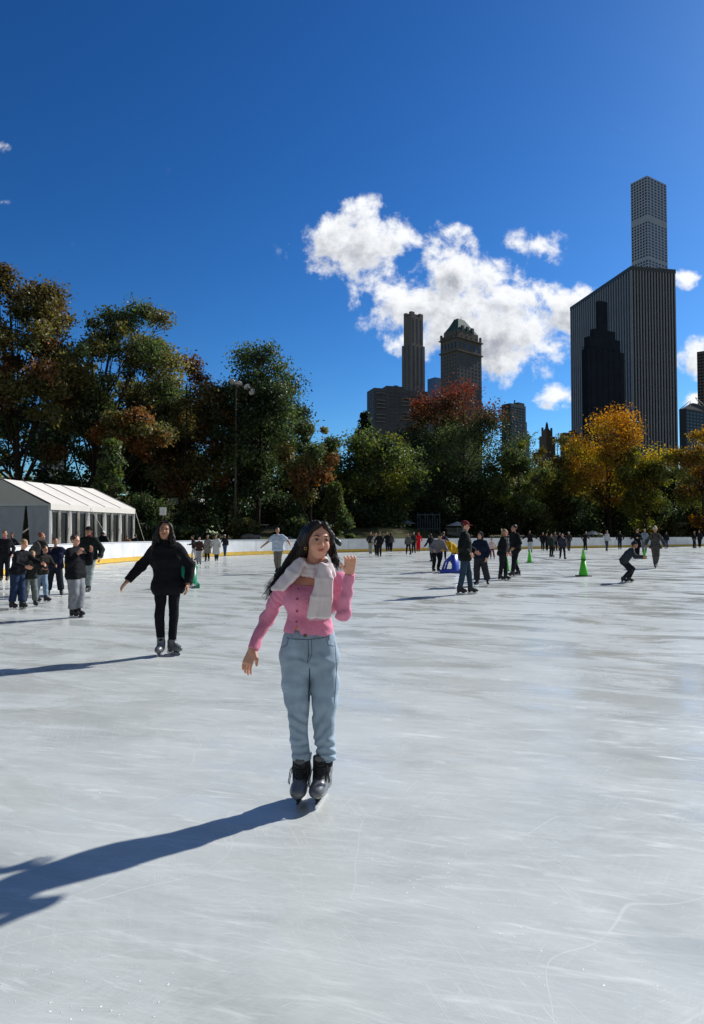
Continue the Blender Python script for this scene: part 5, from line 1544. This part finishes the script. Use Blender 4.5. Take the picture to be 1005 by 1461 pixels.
for i in range(380):
    left = rs2.rand() < .6
    side_ = -1 if left else 1
    a0 = rs2.uniform(-.2,1.25)
    s0 = hg(side_*(.012+.03*rs2.rand()), -.058+.10*rs2.rand(), .112+.012*rs2.rand()-.02*rs2.rand())
    if left:
        s1 = hg(-.088-.010*rs2.rand(), .0+.05*rs2.rand(), .055)
        s2 = W(422+rs2.uniform(-8,5),795+rs2.uniform(-6,6),.03+rs2.uniform(-.03,.07))
        q = rs2.rand()
        s3 = W(404+rs2.uniform(-13,8)-2*q,822+rs2.uniform(-8,8),.06+rs2.uniform(-.05,.07))
        s4 = W(389+rs2.uniform(-12,13)-4*q,846+rs2.uniform(-12,10)+4*q,.07+rs2.uniform(-.06,.07))
        P = bez([s0,s1,s1,s2,s3,s4],14)
    else:
        s1 = hg(.085+.008*rs2.rand(), -.01+.05*rs2.rand(), .05)
        s2 = W(475+rs2.uniform(-4,4),788+rs2.uniform(-5,5),-.0+rs2.uniform(-.04,.04))
        s3 = W(482+rs2.uniform(-7,5),808+rs2.uniform(-9,8),rs2.uniform(-.06,.04))
        P = bez([s0,s1,s1,s2,s3],12)
    ph = rs2.uniform(0,6); amp=.006 if left else .011
    P = [p+Vector((math.sin(ph+k*.9),math.cos(ph+k*.8)*.7,0))*amp*(k/len(P)) for k,p in enumerate(P)]
    r0 = rs2.uniform(.0012,.0030)
    st.tube(P,[r0*(1 if k<len(P)*.6 else 1-.85*(k/len(P)-.6)/.4) for k in range(len(P))],4)
st.build('hair_strands', hb, wo)
bw = mat('clip_green',(.012,.028,.022),rough=.4)
p_=W(481,772,.03)
sdf('hair_clip',[ell(p_,A(.032,.016,.016),.01,rotm(0,0,R(38))),ell(p_+A(.012,0,-.012),A(.022,.014,.013),.01,rotm(0,0,R(60))),ell(p_+A(-.02,.0,.012),A(.02,.014,.016),.01)],.003,bw,wo)

# ---- skates
silver = mat('boot_silver', (.125,.13,.138), rough=.33, var=.22, scale=18, spec=.6, coat=.2)
tong = mat('boot_black', (.016,.016,.018), rough=.6, var=.3, scale=40, bump=.3, bscale=90)
lace_m = mat('lace_black',(.012,.012,.013),rough=.8)
holder_m = mat('blade_holder',(.03,.03,.032),rough=.4); steel_m = mat('steel',(.6,.6,.62),rough=.25,metal=.9,var=.1)
for an,yaw,nm,kn in ((anR,R(-7),'R',knR),(anL,R(-13),'L',knL)):
    f = np.array(Matrix.Rotation(yaw,3,'Z'))
    g = lambda x,y,z: an+f@A(x,y,z)
    shaft_top = g(0,.0,.125)
    zs = -(.145+.0)     # blade bottom relative to the ankle joint
    zoff = -an[2]       # ground relative to joint
    zb_ = zoff+.064     # sole height
    P = [cap(g(0,.012,.0),g(0,.0,.15),.048,.050,.02,cut=(g(0,0,.090),A(0,-.18,1))),
         cap(g(0,.030,zb_+.035),g(0,.030,.02),.042,.046,.03), cap(g(0,.035,zb_+.03),g(0,-.10,zb_+.03),.036,.040,.03),
         ell(g(-.002,-.122,zb_+.034),A(.046,.062,.040),.03,f), cap(g(0,-.02,.0),g(0,-.085,zb_+.055),.044,.038,.03)]
    post = (lambda zz: (lambda d,X,Y,Z: np.maximum(d, (zz-Z))))(an[2]+zb_)
    bt = sdf('skate_boot',P,C,silver,wo,post=post)
    # black tongue and quarters: front overlay
    T_ = [cap(g(0,-.030,.085),g(0,-.030,.02),.036,.038,.01,cut=(g(0,0,.130),A(0,-.18,1))), cap(g(0,-.030,.02),g(0,-.078,zb_+.076),.037,.030,.012), cap(g(0,-.042,.085),g(0,-.034,.07),.034,.036,.01)]
    tg_ = sdf('tongue',T_,C,tong,bt,disp=folds(8,120,.0018))
    # side leather edges
    for sx_ in (-1,1):
        sdf('eyelet_flap',[cap(g(.040*sx_,-.030,.088),g(.040*sx_,-.030,.02),.0135,.0135,.01), cap(g(.040*sx_,-.030,.02),g(.030*sx_,-.085,zb_+.064),.0135,.012,.01)],C,tong,bt)
    sdf('tongue_patch',[ell(g(0,-.0765,.098),A(.030,.007,.018),.005,rotm(0,R(-8),0))],.003,mat('patch_grey',(.10,.10,.105),rough=.5),bt)
    for k in range(7):
        t=k/6
        c_ = g(0,-.074,.098)*(1-t)+g(0,-.117,zb_+.083)*t if k<7 else None
        yy_ = -.073-.046*max(0,(t-.45)/.55)**1.3; zz_=.078+(zb_+.078-.078)*t
        mm=MB(); wv=.040-.010*t
        mm.tube([Vector(g(-wv,yy_+.024,zz_+.004)),Vector(g(-wv*.5,yy_+.004,zz_)),Vector(g(0,yy_-.002,zz_-.004)),Vector(g(wv*.5,yy_+.004,zz_)),Vector(g(wv,yy_+.024,zz_+.004))],.0034,6)
        mm.build('lace',mat('lace_light',(.05,.05,.053),rough=.6) if k in (0,1) else lace_m,bt)
    mm=MB()
    sx_= -1 if nm=='R' else 1
    mm.tube([Vector(g(.030*sx_,-.078,.085)),Vector(g(.055*sx_,-.085,.05)),Vector(g(.066*sx_,-.088,-.02)),Vector(g(.060*sx_,-.085,-.035)),Vector(g(.056*sx_,-.085,-.0)),Vector(g(.040*sx_,-.080,.08))],.0028,6)
    mm.tube([Vector(g(.030*sx_,-.078,.085)),Vector(g(-.045*sx_,-.075,.03)),Vector(g(-.060*sx_,-.09,-.03)),Vector(g(-.066*sx_,-.10,-.06))],.0026,6)
    mm.build('loose_lace',lace_m,bt)
    mm=MB()
    Mf=Matrix.Translation(Vector((an[0],an[1],0)))@Matrix.Rotation(yaw,4,'Z')
    mm.cur=0
    for y0,y1 in ((-.125,-.05),(.01,.07)):
        V=[]
        for (zz,ww_,e_) in ((.066,.030,0),(.034,.010,.01)): V+=[Mf@Vector(v) for v in ((-ww_,y0+e_,zz),(ww_,y0+e_,zz),(ww_,y1-e_,zz),(-ww_,y1-e_,zz))]
        mm.add(V,[(0,1,2,3),(4,7,6,5),(0,4,5,1),(1,5,6,2),(2,6,7,3),(3,7,4,0)])
    mm.box(-.006,.006,-.145,.09,.026,.036,Mf)
    mm.cur=1
    prof=[(-.165,.022),(-.158,.008),(-.13,.001),(.085,.001),(.105,.010),(.11,.034),(-.15,.034)]
    V=[Mf@Vector((-.002,y,z_)) for y,z_ in prof]+[Mf@Vector((.002,y,z_)) for y,z_ in prof]; n=len(prof)
    mm.add(V,[tuple(range(n)),tuple(range(2*n-1,n-1,-1))]+[(i,n+i,n+(i+1)%n,(i+1)%n) for i in range(n)])
    mm.build('blade',[holder_m,steel_m],bt)
# ------------------------------------------------------------------ the other skaters
def bag(info, label, c, name='backpack', off=.12, s_=1.0):
    """pack on the back: a thing of its own"""
    hh = info['H']; ctr = info['sh']-info['u']*.10*hh-info['fw']*(.085*hh+off*.4)
    o = empty(name,(info['gx'],info['gy'],0),info['rot'],label,name)
    rm_ = None
    sdf('bag_body',[ell(ctr,A(.085,.050,.125)*hh*s_,.02),cap(ctr-A(.04,0,.06)*hh,ctr+A(.04,0,-.06)*hh,.045*hh*s_,None,.03),ell(ctr-info['fw']*.04*hh-A(0,0,.03)*hh,A(.055,.03,.06)*hh*s_,.01)],.012,cloth(c),o,disp=folds(3,30,.004))
    for g_ in (-1,1):
        m=MB(); r_=A(g_,0,0)
        p1=ctr+r_*.045*hh+A(0,0,.09)*hh; p2=info['sh']+r_*.06*hh+A(0,0,.045)*hh; p3=info['sh']+r_*.065*hh+info['fw']*.075*hh-A(0,0,.06)*hh; p4=ctr+r_*.06*hh+info['fw']*.10*hh-A(0,0,.08)*hh
        m.tube([Vector(p) for p in (p1,p2,p3,p4)],.014,6); m.build('strap',cloth((.02,.02,.02)),o)
    return o

# woman in the black hoodie
_,iw = person('smiling woman in an oversized black hoodie and leggings with long dark hair, arms spread low',239,934,746,8,jac=(.010,.010,.012),trs=(.010,.010,.013),hair=('verylong','black'),skin='tan',side=-4,
       L=(.085,-.05,-.27),Rh=(-.19,-.02,-.235),feet=((.035,-.0,.0),(-.045,-.015,0)),fyaw=(R(48),R(-8)),puff=.021,loose=-.002,thick=.93,hem=.06,boots='grey',head=1.03,cell=.0055,eL=(.9,.4,-.3),eR=(-.3,.9,-.4),wid=.92,hpitch=-6,hroll=6,hyaw=4)
# loose strands framing her face and chest
hw_ = iw['hd']; rsh = np.random.RandomState(77); stm = MB()
rootw = [o for o in col.objects if o.get('label','').startswith('smiling woman')][0]
for i in range(260):
    g_ = -1 if rsh.rand() < .5 else 1
    s0 = hw_+A(g_*rsh.uniform(.004,.05),rsh.uniform(-.05,.06),.118-.01*rsh.rand()); s1 = hw_+A(g_*.098,rsh.uniform(-.045,.05),.06)
    s2 = hw_+A(g_*rsh.uniform(.085,.115),rsh.uniform(-.05,.05),-.10); s3 = hw_+A(g_*rsh.uniform(.09,.175),rsh.uniform(-.11,.03),rsh.uniform(-.36,-.22))
    ph = rsh.uniform(0,6)
    P = [p+Vector((math.sin(ph+k*1.1),math.cos(ph+k*.9)*.6,0))*.010*(k/12) for k,p in enumerate(bez([s0,s1,s1,s2,s3],12))]
    r0 = rsh.uniform(.002,.004); stm.tube(P,[r0*(1 if k<7 else 1-.8*(k-7)/5) for k in range(12)],4)
stm.build('hair_strands', hair_mat('black'), rootw)
# left cluster
person('person in black cut off by the left edge of the view',6,830,757,20,jac=DARK,trs=DARK,hair=('short','brown'),L=(.05,-.05,-.27),collar=(.35,.10,.12))
person('person with dark glasses and dark jacket just behind the one at the left edge',17,815,760,0,jac=(.03,.03,.035),trs=NAVY,hair=('short','black'))
person('fair haired person in a black jacket and dark blue jeans leaning over the smaller ones',24,869,769,70,jac=DARK,trs=(.02,.035,.075),hair=('short','blond'),skin='fair',lean=16,loose=.022,flare=.6,
       L=(.03,-.25,-.14),Rh=(-.02,-.20,-.18),feet=((.03,-.06,0),(-.04,.05,0)),hpitch=25,hyaw=20)
person('child with curly fair hair and grey baggy trousers held in the middle of the huddle',42,866,786,50,jac=(.02,.022,.02),trs=rgb(105,110,105),hair=('short','blond'),skin='fair',lean=12,loose=.03,
       L=(.05,-.22,-.05),Rh=(-.05,-.22,-.08),feet=((.09,-.02,0),(-.09,.02,0)),hpitch=25)
person('person in light blue jeans stepping behind the huddle on the left',58,860,778,60,jac=(.025,.025,.02),trs=rgb(120,140,160),hair=('short','brown'),lean=14,feet=((.02,-.12,0),(-.02,.08,0)),fyaw=(R(20),R(10)),L=(.0,-.2,-.15),Rh=(-.02,-.15,-.18))
_,i1 = person('person seen from behind in a dark top with a grey backpack by the tent',58,838,760,165,jac=(.05,.048,.04),trs=DARK,hair=('short','red'),hyaw=-40)
bag(i1,'grey backpack on the person standing by the tent',(.07,.068,.06))
person('person in a navy jacket and dark wide trousers, legs apart, drinking with one hand',78,851,768,15,jac=NAVY,trs=(.015,.02,.026),hair=('short','brown'),L=(.155,-.02,-.20),Rh=(.05,-.13,.015),eR=(-1,-.1,-.8),
       feet=((.105,.0,0),(-.105,0,0)),fyaw=(R(15),R(-15)),loose=.03,flare=.3,puff=.03,hem=.03,wid=1.1,hyaw=20)
person('woman in black top and loose grey sweatpants, turned sideways, hands at her face',107,881,764,72,jac=(.011,.011,.013),trs=rgb(128,130,134),hair=('short','brown'),skin='fair',L=(.03,-.13,-.00),Rh=(-.02,-.14,-.02),
       eL=(.5,-.6,-1),eR=(-.5,-.5,-1),loose=.045,flare=.1,puff=.03,hem=.04,feet=((.015,-.03,0),(-.015,.02,0)),lean=-3,hpitch=8)
person('man in black cap, dark jacket and pale jeans behind the grey sweatpants woman',126,846,752,-8,jac=(.015,.02,.018),trs=rgb(140,150,148),hair=('short','black'),hat=('brim',(.008,.008,.01)),skin='tan',
       Rh=(-.10,-.05,-.24),L=(.10,-.04,-.26),loose=.03,puff=.03,wid=1.12,feet=((.02,-.05,0),(-.03,.06,0)),collar=(.18,.01,.02))
person('person in black with a white knitted hat skating away near the tent windows',147,801,758,175,jac=DARK,trs=DARK,hair=('short','black'),hat=('beanie',(.7,.7,.7)),puff=.03)
person('person in a tan jacket and black leggings by the left boards, one foot out',181,800,764,-15,jac=rgb(140,105,70),trs=DARK,hair=('short','brown'),feet=((.06,0,0),(-.13,.0,0)),L=(.10,-.05,-.18),Rh=(-.1,-.05,-.18),puff=.03)
person('person in a dark green top and blue jeans next to the tan jacket',192,799,762,160,jac=DKGREEN,trs=JEAN,hair=('short','black'))
person('person in a black top and white trousers behind the hoodie woman',277,800,764,-60,jac=(.02,.02,.028),trs=(.55,.56,.57),hair=('short','black'),L=(.02,-.2,-.16),Rh=(-.05,.1,-.2),lean=8)
person('person in a brown vest and grey trousers skating in front of the white trousers',284,806,766,20,jac=(.05,.028,.022),trs=rgb(150,150,152),hair=('short','brown'),loose=.03)
person('person in a long beige grey coat beside the brown vest',296,801,763,-10,jac=rgb(125,120,115),trs=DARK,hair=('long','black'),coat=.20)
person('person in a long white coat among the skaters at the left boards',309,801,763,10,jac=rgb(190,190,184),trs=(.03,.03,.035),hair=('long','brown'),coat=.23,puff=.035)
person('person in dark clothes and a white cap far back by the boards',321,794,763,180,jac=(.02,.022,.03),trs=JEAN,hair=('short','black'),hat=('cap',(.7,.7,.7)))
person('man in a white t-shirt and sunglasses with his arms held out',397,818,753,-12,jac=rgb(178,190,205),trs=rgb(110,105,98),hair=('short','brown'),skin='tan',shirt_sleeve=True,Rh=(-.22,-.04,-.19),L=(.2,-.06,-.17),puff=.03,wid=1.1,hyaw=25,hem=.02)
# centre background
person('person in a dark vest and pale trousers at the left end of the far group',529,791,759,0,jac=(.03,.035,.03),trs=rgb(140,140,130),hair=('short','black'),L=(.1,0,-.27))
person('person in white with a bag in the middle of the far group',537,793,760,10,jac=rgb(160,160,150),trs=DARK,hair=('short','black'))
person('person in black at the right of the far group, standing nearest',541.5,795,759,170,jac=DARK,trs=DARK,hair=('short','brown'))
person('dark dressed person left of a pair standing close to the far boards',553,788,759,0,jac=DARK,trs=NAVY,hair=('short','brown'),group='far pair by the boards')
person('grey topped person right of a pair standing close to the far boards',558,788,760,150,jac=(.06,.06,.06),trs=DARK,hair=('long','black'),group='far pair by the boards')
person('person in a grey vest skating with legs wide apart in front of the far boards',583,792,761,-25,jac=(.10,.10,.095),trs=DARK,hair=('short','brown'),feet=((.13,-.05,0),(-.11,.05,0)),fyaw=(R(-20),R(10)),lean=6)
person('dark figure just left of the person in red',590.5,789,759,20,jac=(.02,.025,.022),trs=DARK,hair=('short','black'))
person('person dressed all in bright red with a red hood',597,787.5,759.5,10,jac=(.60,.010,.015),trs=(.55,.010,.014),hair=('none','black'),hat=('hood',(.6,.01,.015)),loose=.03,L=(.09,-.04,-.24))
person('person in black half hidden behind the bending woman in grey',617,802,761,-150,jac=DARK,trs=DARK,hair=('long','black'),lean=15)
person('woman in a grey sweater and black leggings bending forward with her hands on her knees',622,816,755,18,jac=rgb(112,112,116),trs=DARK,hair=('short','black'),skin='tan',hat=('beanie',(.02,.02,.02)),lean=38,crouch=.03,L=(.05,-.16,-.20),Rh=(-.08,-.10,-.20),puff=.025,hem=.02,hpitch=-8)
person('person in dark clothes standing behind the bending woman',633,800,759,170,jac=(.05,.05,.055),trs=NAVY,hair=('short','brown'))
person('child in a bright yellow jacket bent over the blue skating aid',650,815,755,-70,jac=(.62,.36,.015),trs=(.02,.02,.06),hair=('short','black'),lean=50,crouch=.05,L=(.02,-.18,-.12),Rh=(-.02,-.18,-.12),hat=('beanie',(.02,.02,.05)),puff=.03)
_,i2 = person('man in a dark red cap, black jacket and blue jeans turned to the right',664,848,744,78,jac=(.012,.014,.013),trs=(.030,.055,.085),hair=('short','brown'),skin='fair',hat=('cap',(.16,.018,.025)),L=(.03,-.135,-.22),Rh=(.0,-.06,-.24),
       feet=((.045,-.075,0),(-.045,.07,0)),fyaw=(R(10),R(-8)),puff=.035,hem=.05,wid=1.05,loose=.008,hpitch=10,collar=(.2,.2,.2))
person('person in navy hooded jacket and wide dark trousers facing the red capped man',686,836,759,-30,jac=(.010,.016,.035),trs=(.030,.032,.040),hair=('long','black'),skin='fair',hat=('hood',(.02,.022,.03)),L=(.04,-.05,-.28),Rh=(-.10,-.10,-.22),
       feet=((.12,.06,.01),(-.06,-.02,0)),fyaw=(R(20),R(-10)),loose=.04,flare=.3,puff=.03)
person('small child in a pale pink jacket and rosy trousers',702,798,768,-10,jac=rgb(205,180,175),trs=rgb(120,60,65),hair=('short','black'),feet=((.12,0,0),(-.04,0,0)),L=(.1,-.02,-.2))
person('woman in black jacket with long light brown hair, left of the middle pair',718,828,755,60,jac=(.010,.011,.014),trs=(.013,.015,.022),hair=('long','blond'),skin='fair',lean=6,L=(.06,-.05,-.26),Rh=(.02,-.04,-.26),feet=((.02,-.05,0),(-.02,.05,0)),fyaw=(R(10),R(-5)),puff=.035,hem=.03)
person('man in black, right of the pair in the middle, stepping forward',736,823,749,-75,jac=(.010,.011,.013),trs=(.012,.013,.018),hair=('short','black'),skin='tan',lean=3,L=(.05,-.10,-.24),Rh=(-.03,.03,-.28),feet=((.03,-.08,0),(-.03,.08,.015)),puff=.03)
person('person in white trousers gliding with arms wide behind the mid sized cone',757,789,757.5,-10,jac=DARK,trs=rgb(170,170,175),hair=('short','black'),L=(.24,.02,-.16),Rh=(-.24,.02,-.16),skin='brown')
for (px,py,tp,jc,tr,lb,hr) in ((775,786,760,DARK,DARK,'black dressed person at the left of the crowd by the boards','short'),(781,786,761,(.03,.03,.04),NAVY,'dark navy dressed person second in the crowd by the boards','long'),
    (793,786,759,rgb(90,85,88),DARK,'tall grey topped person behind the dark green child in the crowd','short'),(799,786,760,DARK,DARK,'person in black between the two nearer children by the boards','short'),(812,786,759,(.03,.03,.03),(.06,.06,.065),'person in a white cap at the right of the crowd by the boards','short'),):
    person(lb,px,py,tp,random.uniform(-60,60),jac=jc,trs=tr,hair=(hr,'black'),hat=('cap',(.6,.6,.6)) if px==812 else None,group='crowd along the far boards')
person('child in a dark green jacket standing on skates left of the tall cone',787,795,762,15,jac=(.018,.035,.028),trs=DARK,hair=('short','black'),feet=((.05,0,0),(-.05,0,0)),fyaw=(R(60),R(40)),hyaw=20)
person('child in a grey blue jacket with legs apart just left of the tallest cone',803,798,762,-5,jac=(.035,.038,.055),trs=(.02,.02,.026),hair=('short','brown'),feet=((.09,0,0),(-.09,0,0)),fyaw=(R(25),R(-25)))
person('person in black with arms out behind the tallest cone',835,785,758,20,jac=DARK,trs=DARK,hair=('short','brown'),L=(.14,-.02,-.2),Rh=(-.14,-.02,-.2),lean=14,feet=((.12,.03,0),(-.05,0,0)))
person('person in a white top and jeans far back between the cone and the crouching skater',866,786,757,20,jac=rgb(175,178,185),trs=(.05,.06,.09),hair=('short','brown'),Rh=(-.18,-.06,-.05),eR=(-.5,0,-1))
person('dark figure by the boards behind the crouching skater',885,784,758,170,jac=DARK,trs=(.01,.015,.04),hair=('short','black'))
person('child in a dark jacket and jeans crouching forward on skates with arms stretched out',893,831,762,62,jac=(.035,.043,.052),trs=(.018,.02,.026),hair=('short','black'),hat=('beanie',(.02,.024,.03)),lean=34,crouch=.095,L=(.06,-.20,-.14),Rh=(-.02,-.23,-.12),
       feet=((.05,-.06,0),(-.05,.04,0)),fyaw=(R(15),R(0)),hpitch=-15,puff=.03)
person('tall person all in black with bare forearms behind the crouching child',910,797,755,-50,jac=(.010,.010,.012),trs=(.010,.010,.012),hair=('short','brown'),coat=.12,L=(.03,-.2,-.10),Rh=(-.05,-.2,-.10))
person('person in a pale blue jacket and pale cap behind the green cone on the right',920,790,755,-20,jac=rgb(120,135,148),trs=(.14,.16,.18),hair=('short','brown'),hat=('cap',rgb(170,165,155)))
_,i3 = person('person in pale hat and grey clothes with yellow green bag, one foot raised',936,811,752,-20,jac=(.070,.064,.058),trs=(.075,.07,.062),hair=('short','grey'),hat=('beanie',rgb(205,195,175)),L=(.13,.03,-.27),Rh=(-.12,-.04,-.24),
       feet=((.02,.08,.03),(-.01,-.02,0)),puff=.018,coat=.03,loose=.012,wid=.92,thick=.88)
bag(i3,'yellow green backpack on the person in the pale hat',rgb(160,155,70),s_=1.05)
person('dark figure beside a blue bag at the right part of the boards',951,783,759,160,jac=DARK,trs=(.02,.04,.12),hair=('short','black'))
person('dark dressed person near the right edge, left of the last pair by the boards',991,782,758,30,jac=DARK,trs=(.012,.02,.05),hair=('short','black'),group='last pair by the boards')
person('dark dressed person nearest the right edge by the boards',999,782,757,-30,jac=(.012,.015,.02),trs=DARK,hair=('short','black'),group='last pair by the boards')
